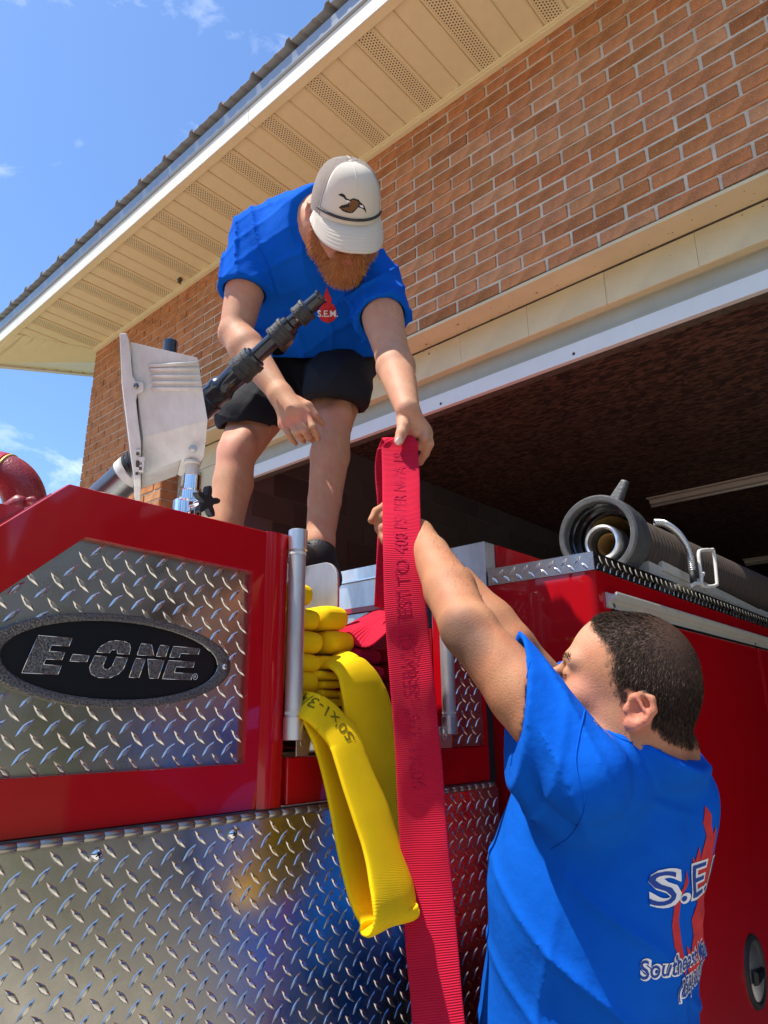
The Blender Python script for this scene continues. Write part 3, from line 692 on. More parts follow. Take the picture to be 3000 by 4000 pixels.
pt = MB(); pr(pt, dpoly, .992, .998); dp_ = pt.build('lower_door', M['tread'], TR, bevel=.001)
lz = lozenges((0, .992, 0), UX, UZ, OUT, (-.1, 1.55, -.95, -.15), .037, (.4530, -.187), inpoly(dpoly, .006)); o = lz.build('raised_tread', M['lozenge'], dp_, True); smoothang(o, 25)
for x, y in ((378, 3338), (909, 3258)):
    p = un(x, y, 1, .992); m_ = MB(); m_.lathe(p, (0, -1, 0), [(0, .0092), (.002, .0088), (.0045, .006), (.0055, .003), (.0056, 0)], 20); s_ = m_.build('door_screw', M['chrome'], dp_, True)
    m_ = MB()
    for a in (.4, .4+math.pi/2):
        ca, sa = math.cos(a), math.sin(a); c_ = np.array([p[0], p[1]-.0052, p[2]]); U_ = np.array([ca, 0, sa]); W_ = np.array([-sa, 0, ca])
        m_.hexa([c_+U_*s1*.0042+W_*s2*.0009 for s1, s2 in ((-1, -1), (1, -1), (1, 1), (-1, 1))], [c_+U_*s1*.0042+W_*s2*.0009+(0, -.0006, 0) for s1, s2 in ((-1, -1), (1, -1), (1, 1), (-1, 1))])
    m_.build('cross_slot', M['black_gloss'], dp_)
sp = [(1.3785, -.0565), (1.4935, -.0565), (1.4935, .33), (1.3785, .33)]
pt = MB(); pr(pt, sp, .994, 1.0); s_ = pt.build('strip_plate', M['tread'], TR)
lz = lozenges((0, .994, 0), UX, UZ, OUT, (1.38, 1.5, -.05, .33), .037, (1.397, -.04), inpoly(sp, .005)); o = lz.build('raised_tread', M['lozenge'], s_, True); smoothang(o, 25)
hg = MB(); x = .02; k = 0; xs = []
hinge0 = None
while x < 1.52:
    o = None
    if hinge0 is None:
        m_ = MB(); m_.tube([(-.0143, 0, 0), (-.0138, 0, 0), (.0138, 0, 0), (.0143, 0, 0)], [.0056, .0062, .0062, .0056], 16); hinge0 = m_.build('hinge_knuckle', M['hinge'], None, True); smoothang(hinge0, 50); o = hinge0; 
    else: o = hinge0.copy(); C.objects.link(o)
    o.location = (x, .990, -.1475); o.parent = None; put(o, TR); x += .0292; k += 1
m_ = MB(); m_.box((0, .9975, -.153), (1.52, 1.0005, -.1395)); m_.build('hinge_leaf', M['gun_grey'], TR)
# badge
EC = (.5418, .0935)
def ell(a, b, n=96): return [(EC[0]+a*math.cos(2*math.pi*i/n), EC[1]+b*math.sin(2*math.pi*i/n)) for i in range(n)]
bg_ = MB(); n = 96
rings = [(.2012, .0692, .012), (.2008, .0690, .004), (.1975, .0670, .0022), (.1790, .0598, .0022), (.1745, .0578, .0034), (.1738, .0574, .0036)]
V = []; F = []
for a, b, d in rings: V += [(x, 1.012-.0075+d-.004, z) for x, z in ell(a, b)]
for i in range(len(rings)-1):
    for k in range(n): F.append((i*n+k, i*n+(k+1) % n, (i+1)*n+(k+1) % n, (i+1)*n+k))
bg_.add(V, F); badge = bg_.build('badge', M['speckle'], TR, True); smoothang(badge, 30)
m_ = MB(); pr(m_, ell(.1742, .0577), 1.0095, 1.012); m_.build('badge_field', M['black_gloss'], badge)
for a, b in ((.1985, .0676), (.1755, .0583)):
    m_ = MB(); m_.tube([(x, 1.0065, z) for x, z in ell(a, b)], .0009, 8, closed=True); m_.build('badge_rim', M['emb_edge'], badge, True)
ZB, H_, SH = .0692, .0518, .295
def lett(parts, name='badge_letter'):
    m_ = MB(); e_ = MB()
    for poly in parts:
        q_ = [(x+(z)*SH*H_*0+z*SH*H_, ZB+z*H_) for x, z in poly]; pr(m_, q_, 1.0072, 1.0096)
        for i in range(len(q_)): e_.tube([(q_[i][0], 1.0070, q_[i][1]), (q_[(i+1) % len(q_)][0], 1.0070, q_[(i+1) % len(q_)][1])], .00055, 6)
    o = m_.build(name, M['speckle'], badge); e_.build('letter_edge', M['emb_edge'], badge, True)
x0 = .400; lett([[(x0, 0), (x0+.0495, 0), (x0+.0495, .24), (x0+.024, .24), (x0+.024, .39), (x0+.0465, .39), (x0+.0465, .60), (x0+.024, .60), (x0+.024, .77), (x0+.0485, .77), (x0+.0485, 1), (x0, 1)]])
lett([[(.4585, .37), (.4835, .37), (.4835, .56), (.4585, .56)]])
x0 = .4905; lett([[(x0+.002, .66), (x0+.004, .82), (x0+.013, .97), (x0+.022, 1.03), (x0+.038, 1.03), (x0+.048, .97), (x0+.053, .82), (x0+.0535, .66), (x0+.0345, .66), (x0+.032, .76), (x0+.024, .76), (x0+.021, .66)],
      [(x0+.001, .56), (x0+.0, .22), (x0+.006, .06), (x0+.018, -.04), (x0+.036, -.04), (x0+.047, .06), (x0+.053, .22), (x0+.0538, .56), (x0+.0345, .56), (x0+.034, .30), (x0+.030, .2), (x0+.023, .2), (x0+.019, .30), (x0+.020, .56)]])
x0 = .5575; lett([[(x0, .66), (x0, 1), (x0+.018, 1), (x0+.029, .66)], [(x0+.033, .66), (x0+.033, 1), (x0+.0495, 1), (x0+.0495, .66)], [(x0, 0), (x0, .56), (x0+.0165, .56), (x0+.0165, 0)], [(x0+.020, .56), (x0+.0495, .56), (x0+.0495, 0), (x0+.0345, 0)]])
x0 = .6145; lett([[(x0, .66), (x0, 1), (x0+.051, 1), (x0+.051, .80), (x0+.0175, .80), (x0+.0175, .66)], [(x0, 0), (x0+.0525, 0), (x0+.0525, .2), (x0+.0175, .2), (x0+.0175, .38), (x0+.049, .38), (x0+.049, .56), (x0, .56)]])
m_ = MB(); cx, cz = .6757, .0750; m_.tube([(cx+.0042*math.cos(a*.39), 1.0085, cz+.0048*math.sin(a*.39)) for a in range(16)], .0004, 6, closed=True)
V2, F2 = tri_text('R', .0065, align='CENTER'); m_.add([(cx+x, 1.0085, cz-.0022+y) for x, y in V2], F2); m_.build('registered_mark', M['white'], badge)
m_ = MB(); m_.lathe((.7290, 1.0035, .0930), (0, -1, 0), [(-.003, .0052), (.0018, .0050), (.003, .003), (.003, 0)], 18); m_.build('badge_rivet', M['satin'], badge, True)
m_ = MB(); m_.lathe((.7290, 1.0006, .0930), (0, -1, 0), [(-.003, .0017), (.0006, .0016), (.0006, 0)], 10); m_.build('rivet_hole', M['black_gloss'], badge)
# rollers
def roller(X, zt_, zb_, name='hose_roller'):
    c0 = .981; m_ = MB(); m_.tube([(X, c0, zb_+.03), (X, c0, zt_-.03)], .0158, 36); r_ = m_.build(name, M['alu'], TR, True); smoothang(r_, 40)
    for (a, b) in ((zt_-.041, zt_), (zb_, zb_+.040)):
        m_ = MB(); m_.lathe((X, c0, a), (0, 0, 1), [(0, 0), (0, .0165), (.001, .0183), (b-a-.001, .0183), (b-a, .0172), (b-a, 0)], 40); smoothang(m_.build('roller_cap', M['satin'], r_, True), 40)
    for z in (zt_-.049, zb_+.044):
        m_ = MB(); m_.lathe((X, c0, z), (0, 0, 1), [(0, 0), (0, .0163), (.005, .0163), (.005, 0)], 36); smoothang(m_.build('roller_washer', M['lamp_white'], r_, True), 40)
roller(.868, .357, -.0295); roller(1.339, .357, -.0285)
# bottom bar with brackets
m_ = MB(); m_.tube([(.93, 1.022, -.036), (1.33, 1.022, -.036)], .021, 24); m_.build('bottom_roller', M['alu'], TR, True)
for X in (.9, 1.352):
    s_ = 1 if X < 1 else -1
    m_ = MB(); pts = [(X-.008, -.0578), (X+.030*s_-.008, -.0578)] if s_ > 0 else [(X-.03, -.0578), (X+.016, -.0578)]
    pts += [(pts[1][0]+.004, -.04), (pts[1][0]+.002, -.022), (pts[1][0]-.008, -.012), (pts[0][0], -.012)]
    pr(m_, pts, .9985, 1.0022); br = m_.build('roller_bracket', M['satin'], TR, bevel=.001)
    m_ = MB(); m_.lathe((X+(.008 if s_ > 0 else -.008), .9985, -.034), (0, -1, 0), [(0, .0072), (.0006, .007), (.0006, .0062), (.0002, .0058), (.0002, 0)], 24); m_.build('bracket_rivet', M['satin'], br, True)
m_ = MB(); m_.box((.972, .9985, -.097), (1.03, 1.001, -.066)); m_.build('data_plate', M['satin'], TR)
m_ = MB(); m_.box((.975, .998, -.094), (1.027, .9988, -.069)); m_.build('data_plate_field', M['redhose'] if False else M['gold'], TR)
# hose beds
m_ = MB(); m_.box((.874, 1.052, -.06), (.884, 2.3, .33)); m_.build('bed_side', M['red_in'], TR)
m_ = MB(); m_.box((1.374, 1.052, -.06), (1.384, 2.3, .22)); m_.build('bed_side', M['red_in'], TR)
m_ = MB(); m_.box((.884, 1.03, -.0598), (1.374, 2.3, -.052)); m_.build('bed_floor', M['alu'], TR)
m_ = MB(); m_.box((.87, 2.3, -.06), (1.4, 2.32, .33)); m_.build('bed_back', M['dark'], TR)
XD = 1.06
pe = [un(x, y, 0, XD) for x, y in ((1322, 2372), (1322, 2290))]; yd = float(pe[1][1]); zd = float(un(1250, 2199, 0, XD)[2])
dv = [(yd, -.05), (yd, zd-.05)]+[(yd+.045*(1-math.cos(a)), zd-.05+.045*math.sin(a)+.003) for a in np.linspace(.15, math.pi/2, 8)]+[(1.45, zd), (1.45, -.05)]
m_ = MB(); m_.hexa([(XD-.003, a, b) for a, b in dv], [(XD+.004, a, b) for a, b in dv]); m_.build('divider_plate', M['alu'], TR, bevel=.001)
# deck the first man stands on
m_ = MB(); m_.box((.45, 1.24, .318), (1.23, 2.35, .328)); m_.build('deck', M['tread'], TR)
# aluminium front of the main hose bed
XA = 1.58
m_ = MB(); m_.box((XA+.002, 1.02, .345), (XA+.02, 2.35, .428)); m_.build('bed_front_panel', M['alu'], TR, bevel=.001)
m_ = MB(); m_.box((XA-.004, 1.19, .428), (XA+.03, 2.35, .434)); m_.build('bed_front_lip', M['satin'], TR, bevel=.001)
m_ = MB(); m_.box((XA+.05, 1.19, .38), (XA+.06, 2.35, .486)); m_.build('bed_cover', M['alu'], TR)
m_ = MB(); m_.box((XA-.002, 1.016, .34), (XA+.05, 1.19, .474)); m_.build('bed_corner_box', M['alu'], TR, bevel=.002)
m_ = MB(); m_.box((XA-.003, 1.19, .328), (XA+.025, 2.35, .345)); m_.build('bed_front_rail', M['red'], TR, bevel=.001)
m_ = MB(); m_.box((XA+.003, 1.052, -.2), (XA+.02, 2.35, .326)); m_.build('bed_front_lower', M['alu'], TR)
m_ = MB(); m_.box((XA+.052, 1.01, .3), (5.5, 1.03, .472)); m_.build('hose_bed_side', M['red'], TR, bevel=.002)
# compartment body
YA = .71
cr_ = .022; prof = [(XA, 1.3)]+[(XA+cr_*(1-math.cos(a)), YA+cr_*(1-math.sin(a))) for a in np.linspace(0, math.pi/2, 9)]+[(5.6, YA), (5.6, 1.3)]
m_ = MB(); m_.hexa([(a, b, -1.15) for a, b in prof], [(a, b, .349) for a, b in prof]); o = m_.build('compartment_body', M['red'], TR); smoothang(o, 40)
m_ = MB(); m_.box((1.527, 1.02, -1.1), (XA-.001, 1.3, .32)); m_.build('body_gap', M['black_rubber'], TR)
m_ = MB(); m_.box((XA-.004, YA-.005, .389), (5.6, 1.008, .393)); m_.box((XA-.004, YA-.0048, .348), (XA-.001, 1.008, .389)); m_.box((XA-.001, YA-.005, .348), (5.6, YA-.001, .389)); tr_ = m_.build('top_trim', M['tread'], TR)
lz = lozenges((XA-.004, 0, 0), np.array([0, 1., 0]), UZ, np.array([-1., 0, 0]), (YA, 1.0, .34, .39), .037, (YA+.018, .3595), inpoly([(YA, .353), (1.005, .353), (1.005, .388), (YA, .388)], .0), length=.026)
lz2 = lozenges((0, YA-.005, 0), UX, UZ, OUT, (XA, 5.0, .34, .39), .037, (XA+.018, .3595), inpoly([(XA, .353), (5, .353), (5, .388), (XA, .388)], .0), length=.026)
lz3 = lozenges((0, 0, .393), UX, np.array([0, 1., 0]), UZ, (XA, 4.0, YA, .80), .037, (XA+.018, YA+.012), inpoly([(XA+.004, YA+.003), (5, YA+.003), (5, .81), (XA+.004, .81)], .0), length=.030)
for q_ in (lz, lz2, lz3): smoothang(q_.build('raised_tread', M['lozenge'], tr_, True), 25)
# drip rail and doors
m_ = MB()
rp_ = [(YA-.001, .262), (YA-.006, .262), (YA-.006, .276), (YA-.022, .281), (YA-.032, .293), (YA-.030, .298), (YA-.019, .290), (YA-.004, .300), (YA-.001, .300)]
m_.hexa([(1.632, a, b) for a, b in rp_], [(5.6, a, b) for a, b in rp_]); m_.build('drip_rail', M['alu_paint'], TR)
m_ = MB(); m_.box((1.66, YA-.004, .254), (5.6, YA-.0012, .263)); m_.build('door_hinge', M['black_metal'], TR)
for a, b in ((1.668, 1.684), (2.928, 2.952)):
    m_ = MB(); m_.box((a, YA-.0022, -.93), (b, YA-.0010, .254)); m_.build('door_gap', M['black_rubber'], TR)
for a, b in ((1.684, 2.928), (2.952, 4.2)):
    m_ = MB(); m_.box((a, YA-.009, -.86), (b, YA-.0009, .253)); d_ = m_.build('compartment_door', M['red'], TR, bevel=.003)
    m_ = MB(); m_.box((a+.0, YA-.0142, -.86), (a+.016, YA-.009, .25)); m_.build('door_flange', M['red'], d_, bevel=.002)
for px_, py_ in ((2395, 2367), (2948, 2517)):
    p = un(px_, py_, 1, YA-.004); m_ = MB(); m_.lathe(p, (0, -1, 0), [(0, .007), (.004, .006), (.004, .003), (.002, 0)], 14); m_.build('hinge_pin', M['gun_grey'], TR, True)
# D-handle pan
HC = np.array([2.347, YA-.009, -.676])
def disc(rx, rz, n=40): return [(HC[0]+rx*math.cos(2*math.pi*i/n), HC[2]+rz*math.sin(2*math.pi*i/n)) for i in range(n)]
V = []; F = []; n = 40
rg_ = [(.088, .092, -.0), (.085, .089, .007), (.074, .078, .009), (.064, .070, .002)]
for a, b, d in rg_: V += [(x, HC[1]-d, z) for x, z in disc(a, b)]
for i in range(len(rg_)-1):
    for k in range(n): F.append((i*n+k, i*n+(k+1) % n, (i+1)*n+(k+1) % n, (i+1)*n+k))
m_ = MB(); m_.add(V, F); hd = m_.build('door_handle', M['black_rubber'], TR, True); smoothang(hd, 40)
V = []; F = []
rg_ = [(.066, .072, -.003), (.060, .066, .004), (.045, .05, .010), (.02, .022, .012), (.001, .001, .012)]
for a, b, d in rg_: V += [(x, HC[1]-.004-(.012-.012*(a/.066)**2), z) for x, z in disc(a, b)]
for i in range(len(rg_)-1):
    for k in range(n): F.append((i*n+k, i*n+(k+1) % n, (i+1)*n+(k+1) % n, (i+1)*n+k))
m_ = MB(); m_.add(V, F); m_.build('handle_dish', M['satin'], hd, True)
m_ = MB(); m_.hexa([tuple(HC+np.array([x, -.010, z])) for x, z in ((-.062, -.022), (.018, -.012), (.024, .012), (-.058, .018))], [tuple(HC+np.array([x, -.024, z])) for x, z in ((-.054, -.018), (.012, -.010), (.018, .009), (-.052, .014))]); fix_normals(m_.build('handle_latch', M['black_gloss'], hd, bevel=.004))
# chassis below so that the engine stands on the ground
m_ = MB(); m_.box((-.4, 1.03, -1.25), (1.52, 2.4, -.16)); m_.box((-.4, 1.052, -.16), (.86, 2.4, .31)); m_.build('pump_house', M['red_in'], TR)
m_ = MB(); m_.box((-2.6, 1.0, -1.2), (-.42, 3.1, .75)); m_.build('cab', M['red'], TR, bevel=.05)
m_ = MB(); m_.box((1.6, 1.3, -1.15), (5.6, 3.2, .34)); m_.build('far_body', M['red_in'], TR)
for X, Y in ((-1.6, 1.02), (3.9, .8), (-1.6, 2.75), (3.9, 2.85)):
    m_ = MB(); m_.lathe((X, Y, GZ+.5), (0, 1, 0), [(0, 0), (0, .30), (-.01, .42), (.02, .49), (.24, .49), (.27, .42), (.26, 0)], 40); wh = m_.build('wheel', M['black_rubber'], TR, True)
    m_ = MB(); m_.lathe((X, Y-.012, GZ+.5), (0, 1, 0), [(0, 0), (0, .28), (.06, .27)], 30); m_.build('rim', M['satin'], wh, True)
# ================================================================= FLOODLIGHT (part of the engine)
S7 = 700/1659
def z7(x, y): return 200+x*S7, 1200+y*S7
LD = 1.47
def pl(x, y, d=LD): a, b = z7(x, y); return P(a, b, d)
away = nrm(ray(620, 1600)*np.array([1, 1, .25])); body_ = [(735, 322), (1352, 466), (1368, 520), (1382, 640), (1400, 760), (1448, 1045), (1432, 1230), (1412, 1385), (1388, 1425), (1320, 1438), (1240, 1425), (1205, 1400), (1190, 1415), (870, 1541), (838, 1541), (800, 800), (762, 700)]
def dn(x, y):                                   # the lower part of the housing tapers inwards
    line = 1200+(x-850)*(1045-1200)/600.
    return max(0, (y-line))/420*.030
A_ = [pl(x, y, LD+dn(x, y)) for x, y in body_]; far_ = [pl(x, y, LD+dn(x, y))+away*(.20-2*dn(x, y)) for x, y in body_]
V = [*A_]; crease = [pl(852, 1203), pl(1446, 1047)]
idx = {p: i for i, p in enumerate(body_)}
V += crease; n = len(body_)
F = [tuple([0, 1, 2, 3, 4, 5, n+1, n, 15, 16][k] for k in range(10))]
F += [(5, 6, n+1), (n+1, 6, 7, 11, n), (7, 8, 9, 10, 11), (11, 12, n), (n, 12, 13), (n, 13, 14), (n, 14, 15)]
b0 = len(V); V += far_; F += [tuple(range(b0, b0+n))[::-1]]+[(i, (i+1) % n, b0+(i+1) % n, b0+i) for i in range(n)]
fl = mesh_np('floodlight', V, F, M['lamp_white'], TR, False, bevel=.0022); fix_normals(fl)
for i, (ya, yb) in enumerate(((540, 512), (577, 566), (636, 630), (694, 690), (752, 748))):
    x0, x1 = 905+i*6, 1362+i*9
    a, b = pl(x0, ya, LD-.002), pl(x1, yb, LD-.002); h_ = np.array([0, 0, .0036])
    m_ = MB(); m_.tube([a, b], .0028, 8); m_.build('cooling_rib', M['lamp_white'], fl, True)
    m_ = MB(); q0, q1 = pl(x0+6, ya+14, LD-.0008), pl(x1+4, yb+14, LD-.0008); m_.tube([q0, q1], .0022, 8); m_.build('cooling_rib', M['lamp_white'], fl, True)
bz = [(632, 238), (696, 237), (708, 268), (722, 300), (756, 640), (786, 684), (848, 690), (857, 715), (857, 760), (850, 775), (800, 792), (785, 850), (800, 1000), (832, 1250), (832, 1612), (770, 1608), (742, 1400), (700, 1050), (655, 700)]
m_ = MB(); m_.hexa([pl(x, y, LD-.012) for x, y in bz], [pl(x, y, LD-.006)+away*.225 for x, y in bz]); fix_normals(m_.build('bezel', M['lamp_white'], fl, bevel=.002))
gl = [(655, 250), (690, 250), (748, 690), (828, 1500), (775, 1540)]
m_ = MB(); m_.hexa([pl(x-14, y, LD) for x, y in ((640, 300), (665, 700), (742, 1330), (775, 1560))], [pl(x-14, y, LD)+away*.2 for x, y in ((640, 300), (665, 700), (742, 1330), (775, 1560))][::1]); m_.build('lens', M['chrome'], fl)
m_ = MB(); m_.lathe(pl(787, 731, LD-.012), -away, [(0, .0055), (.004, .0052), (.0055, .003), (.0055, 0)], 16); m_.build('bezel_screw', M['gun_grey'], fl, True)
for (x, y, w_, h_) in ((805, 1330, 26, 16), (835, 1405, 30, 22), (820, 1490, 36, 34), (850, 1445, 12, 40), (808, 1570, 20, 22)):
    c_ = pl(x, y, LD-.016); U_ = CR*w_*S7*LD/FPX; W_ = CU*h_*S7*LD/FPX; m_ = MB(); m_.hexa([c_-U_-W_, c_+U_-W_, c_+U_+W_, c_-U_+W_], [q+away*.012 for q in (c_-U_-W_, c_+U_-W_, c_+U_+W_, c_-U_+W_)]); m_.build('latch', M['lamp_white'], fl, bevel=.0015)
for (x, y, w_, h_) in ((800, 1355, 13, 14), (800, 1450, 16, 30), (826, 1492, 13, 14), (792, 1540, 12, 12)):
    c_ = pl(x, y, LD-.0165); U_ = CR*w_*S7*LD/FPX; W_ = CU*h_*S7*LD/FPX; m_ = MB(); m_.hexa([c_-U_-W_, c_+U_-W_, c_+U_+W_, c_-U_+W_], [q+away*.003 for q in (c_-U_-W_, c_+U_-W_, c_+U_+W_, c_-U_+W_)]); m_.build('latch_slot', M['rust'], fl)
bp0 = pl(1315, 1310, LD+.002); m_ = MB(); m_.lathe(bp0, -away, [(-.003, .0085), (.0015, .0085), (.0015, .0080), (.003, .0078), (.003, .0065), (.008, .0062), (.008, .005), (.012, .0045), (.012, 0)], 6 if False else 28); smoothang(m_.build('pivot_bolt', M['satin'], fl, True), 30)
arm = [(1160, 1330), (1195, 1315), (1206, 1345), (1195, 1400), (1225, 1440), (1190, 1440), (1150, 1420)]
def vcyl(name, xc, y0, y1, w_, m, par, d=LD+.03, n=36, fil=.0015):
    a, b = pl(xc, y0, d), pl(xc, y1, d); a = np.array([b[0], b[1], a[2]]); r_ = w_*.5*S7*d/FPX; m_ = MB(); h_ = a[2]-b[2]
    m_.lathe(b, (0, 0, 1), [(0, 0), (0, r_), (h_-fil, r_), (h_, r_-fil), (h_, 0)], n); return smoothang(m_.build(name, m, par, True), 40)
vcyl('lamp_neck', 1298, 1425, 1560, 122, M['lamp_white'], fl); vcyl('lamp_collar', 1304, 1425, 1450, 150, M['lamp_white'], fl)
pole = vcyl('lamp_pole', 1288, 1542, 1700, 178, M['chrome'], TR); vcyl('pole_sleeve', 1278, 1668, 1800, 208, M['chrome'], pole); vcyl('pole_base', 1250, 1778, 2000, 262, M['chrome'], pole)
kc = pl(1435, 1800, LD-.03); kn = nrm(CR*.85-CF*.5+CU*.1); ku = nrm(np.cross(kn, CU)); kv = np.cross(kn, ku)
ku, kv = nrm(CU+CR*.5), None; ku = nrm(ku-kn*(ku@kn)); kv = np.cross(kn, ku)
star = []
for i in range(60):
    a = 2*math.pi*i/60; r_ = .022+.0125*max(-.55, math.cos(5*a)); star.append((r_*math.cos(a), r_*math.sin(a)))
m_ = MB(); m_.hexa([kc+ku*a+kv*b+kn*.008 for a, b in star], [kc+ku*a+kv*b-kn*.008 for a, b in star]); kb = m_.build('clamp_knob', M['black_rubber'], pole, bevel=.0015); fix_normals(kb)
m_ = MB(); m_.tube([kc, kc-kn*.040], .010, 18); m_.build('clamp_barrel', M['chrome'], pole, True)
# ================================================================= WATER MONITOR (part of the engine)
g0, g1 = P(370, 1976, 1.80), P(1262, 1150, 1.64); ga = nrm(g1-g0); glen = np.linalg.norm(g1-g0)
def gp(px): # point on the axis for a given photo column
    lo, hi = 0., glen*1.05
    for _ in range(40):
        mid = (lo+hi)/2; q_ = g0+ga*mid; X_ = 1500+FPX*(q_@CR)/(q_@CF)
        if X_ < px: lo = mid
        else: hi = mid
    return lo
def gsec(name, rows, m, par, n=36):
    pr_ = []
    for px_, rp in rows:
        t = gp(px_); d = (g0+ga*t)@CF; pr_.append((t, rp*d/FPX))
    o = MB().lathe(g0, ga, pr_, n).build(name, m, par, True); return smoothang(o, 32)
gun = gsec('water_monitor', [(300, 63), (498, 63)], M['gun_grey'], TR)
gsec('monitor_collar', [(497, 62), (499, 69), (521, 69), (523, 62)], M['lamp_white'], gun)
for a in (526, 541, 556): gsec('monitor_ring', [(a, 60), (a+2, 68), (a+9, 68), (a+11, 60)], M['black_rubber'], gun)
gsec('monitor_body', [(520, 62), (640, 60), (700, 58), (805, 54), (812, 56), (822, 56), (826, 50), (850, 50), (856, 54), (868, 54), (872, 50), (884, 44), (905, 43), (925, 45), (936, 50)], M['black_metal'], gun)
gsec('nozzle_coupling', [(930, 40), (931, 54), (948, 56), (950, 52), (975, 52), (978, 56), (992, 54), (994, 36)], M['dark_knurl'], gun)
gsec('nozzle_tip', [(992, 46), (1000, 44), (1004, 32), (1070, 31), (1074, 36)], M['black_metal'], gun)
gsec('nozzle_coupling', [(1071, 30), (1072, 47), (1080, 49), (1083, 46), (1110, 46), (1113, 50), (1122, 49), (1124, 30)], M['dark_knurl'], gun)
gsec('nozzle_tip', [(1123, 42), (1135, 40), (1140, 31), (1158, 29), (1164, 33)], M['black_metal'], gun)
gsec('nozzle_coupling', [(1162, 28), (1163, 43), (1169, 45), (1172, 42), (1192, 42), (1195, 46), (1202, 45), (1204, 28)], M['dark_knurl'], gun)
gsec('nozzle_tip', [(1203, 36), (1208, 30), (1246, 27), (1250, 31), (1256, 31), (1257, 26), (1240, 24), (1200, 20)], M['black_metal'], gun)
t0, t1 = gp(640), gp(800); q_ = g0+ga*t0; 
m_ = MB(); n_ = nrm(-CF+CU*-.9); n_ = nrm(n_-ga*(n_@ga)); s_ = np.cross(ga, n_); rr = 57*1.9/FPX
m_.hexa([g0+ga*gp(560)+n_*rr+s_*.006, g0+ga*gp(560)+n_*rr-s_*.006, g0+ga*gp(640)+n_*(rr-.001)-s_*.006, g0+ga*gp(640)+n_*(rr-.001)+s_*.006], [p+n_*.002 for p in (g0+ga*gp(560)+n_*rr+s_*.006, g0+ga*gp(560)+n_*rr-s_*.006, g0+ga*gp(640)+n_*(rr-.001)-s_*.006, g0+ga*gp(640)+n_*(rr-.001)+s_*.006)]); m_.build('yellow_stripe', M['gold'], gun)
a, b = P(668, 1400, 1.72), P(668, 1330, 1.72); a = np.array([b[0], b[1], a[2]-.1]); m_ = MB(); m_.tube([a, b-np.array([0, 0, .004]), b], [.017, .017, .013], 24); smoothang(m_.build('monitor_stop', M['black_metal'], gun, True), 40)
# red swivel elbow at the far left
ed = 1.75; pts = []; rad = []
for px_, py_, r_ in ((-190, 1870, 84), (-60, 1848, 84), (0, 1850, 84), (45, 1868, 82), (80, 1905, 80), (98, 1960, 80), (104, 2040, 80), (104, 2140, 80)): pts.append(P(px_, py_, ed)); rad.append(r_*ed/FPX)
pts = catmull(pts, 8); rad = np.interp(np.linspace(0, 7, len(pts)), range(8), rad)
m_ = MB(); m_.tube(pts, list(rad), 40); el = m_.build('monitor_elbow', M['darkred'], TR, True)
def band(i0, i1, off, m): m2 = MB(); m2.tube(list(pts[i0:i1+1]), [r_+off for r_ in rad[i0:i1+1]], 40); return m2.build('elbow_band', m, el, True)
band(13, 19, .0016, M['red']); band(12, 13, .0026, M['gold']); band(19, 20, .0026, M['gold'])
def rlever(pp, w_, d=1.62):
    a = [P(x, y, d) for x, y in pp]; m2 = MB(); m2.tube(a, w_, 20); return m2.build('monitor_lever', M['darkred'], TR, True)
rlever([(-40, 2015), (40, 1985), (75, 1968), (100, 1972)], [.012, .018, .022, .018]); rlever([(-20, 2060), (25, 2030), (60, 2035)], [.02, .02, .014]); rlever([(90, 1965), (128, 1955), (140, 1975)], [.010, .011, .009])
# ================================================================= SUCTION HOSE in its tray
XR = 1.85
c0 = un(2330, 2090, 0, XR); c1 = un(3000, 2338, 1, c0[1]+.01); sa = nrm(c1-c0); RO = .118
Ls = 4.2
sh = empty('suction_hose', tuple(c0)); tag(sh, 'brown ribbed suction hose with a big grey coupling lying on top of the engine', 'suction hose')
up_ = nrm(np.array([0, 0, 1.])-sa*sa[2]); sd_ = np.cross(sa, up_)
prof = []
x = .10
while x < Ls: prof += [(x, .080), (x+.009, .0925), (x+.018, .0925), (x+.026, .080)]; x += .030
o = MB().lathe(c0, sa, prof, 48).build('ribbed_hose', M['suction'], sh, True); smoothang(o, 30)
cp_ = MB().lathe(c0, sa, [(.02, .098), (0, .099), (-.003, .102), (-.003, .113), (.003, RO), (.062, RO), (.067, .112), (.070, .110), (.072, .114), (.115, .112), (.13, .104), (.14, .092), (.14, .086)], 72).build('coupling', M['coupling'], sh, True); smoothang(cp_, 28)
o = MB().lathe(c0, sa, [(.018, .099), (.022, .096), (.045, .096), (.047, .092), (.075, .092), (.077, .084), (.10, .084), (.102, .078), (.30, .078)], 60).build('coupling_bore', M['black_metal'], sh, True); smoothang(o, 28)
for a_deg in (-30, 150, 212):
    a = R(a_deg); rd = up_*math.cos(a)*1-sd_*math.sin(a)*(-1)
    rd = math.cos(a)*up_+math.sin(a)*(-sd_); tg = np.cross(sa, rd)
    b0 = c0+sa*.03+rd*.105; q_ = [b0-tg*.018-sa*.016, b0+tg*.018-sa*.016, b0+tg*.018+sa*.018, b0-tg*.018+sa*.018]
    lean = rd*.072+sa*.012; q2 = [b0+lean-tg*.010-sa*.012, b0+lean+tg*.010-sa*.012, b0+lean+tg*.010+sa*.010, b0+lean-tg*.010+sa*.010]
    m_ = MB(); m_.hexa(q_, q2); m_.build('rocker_lug', M['coupling'], cp_, bevel=.006)
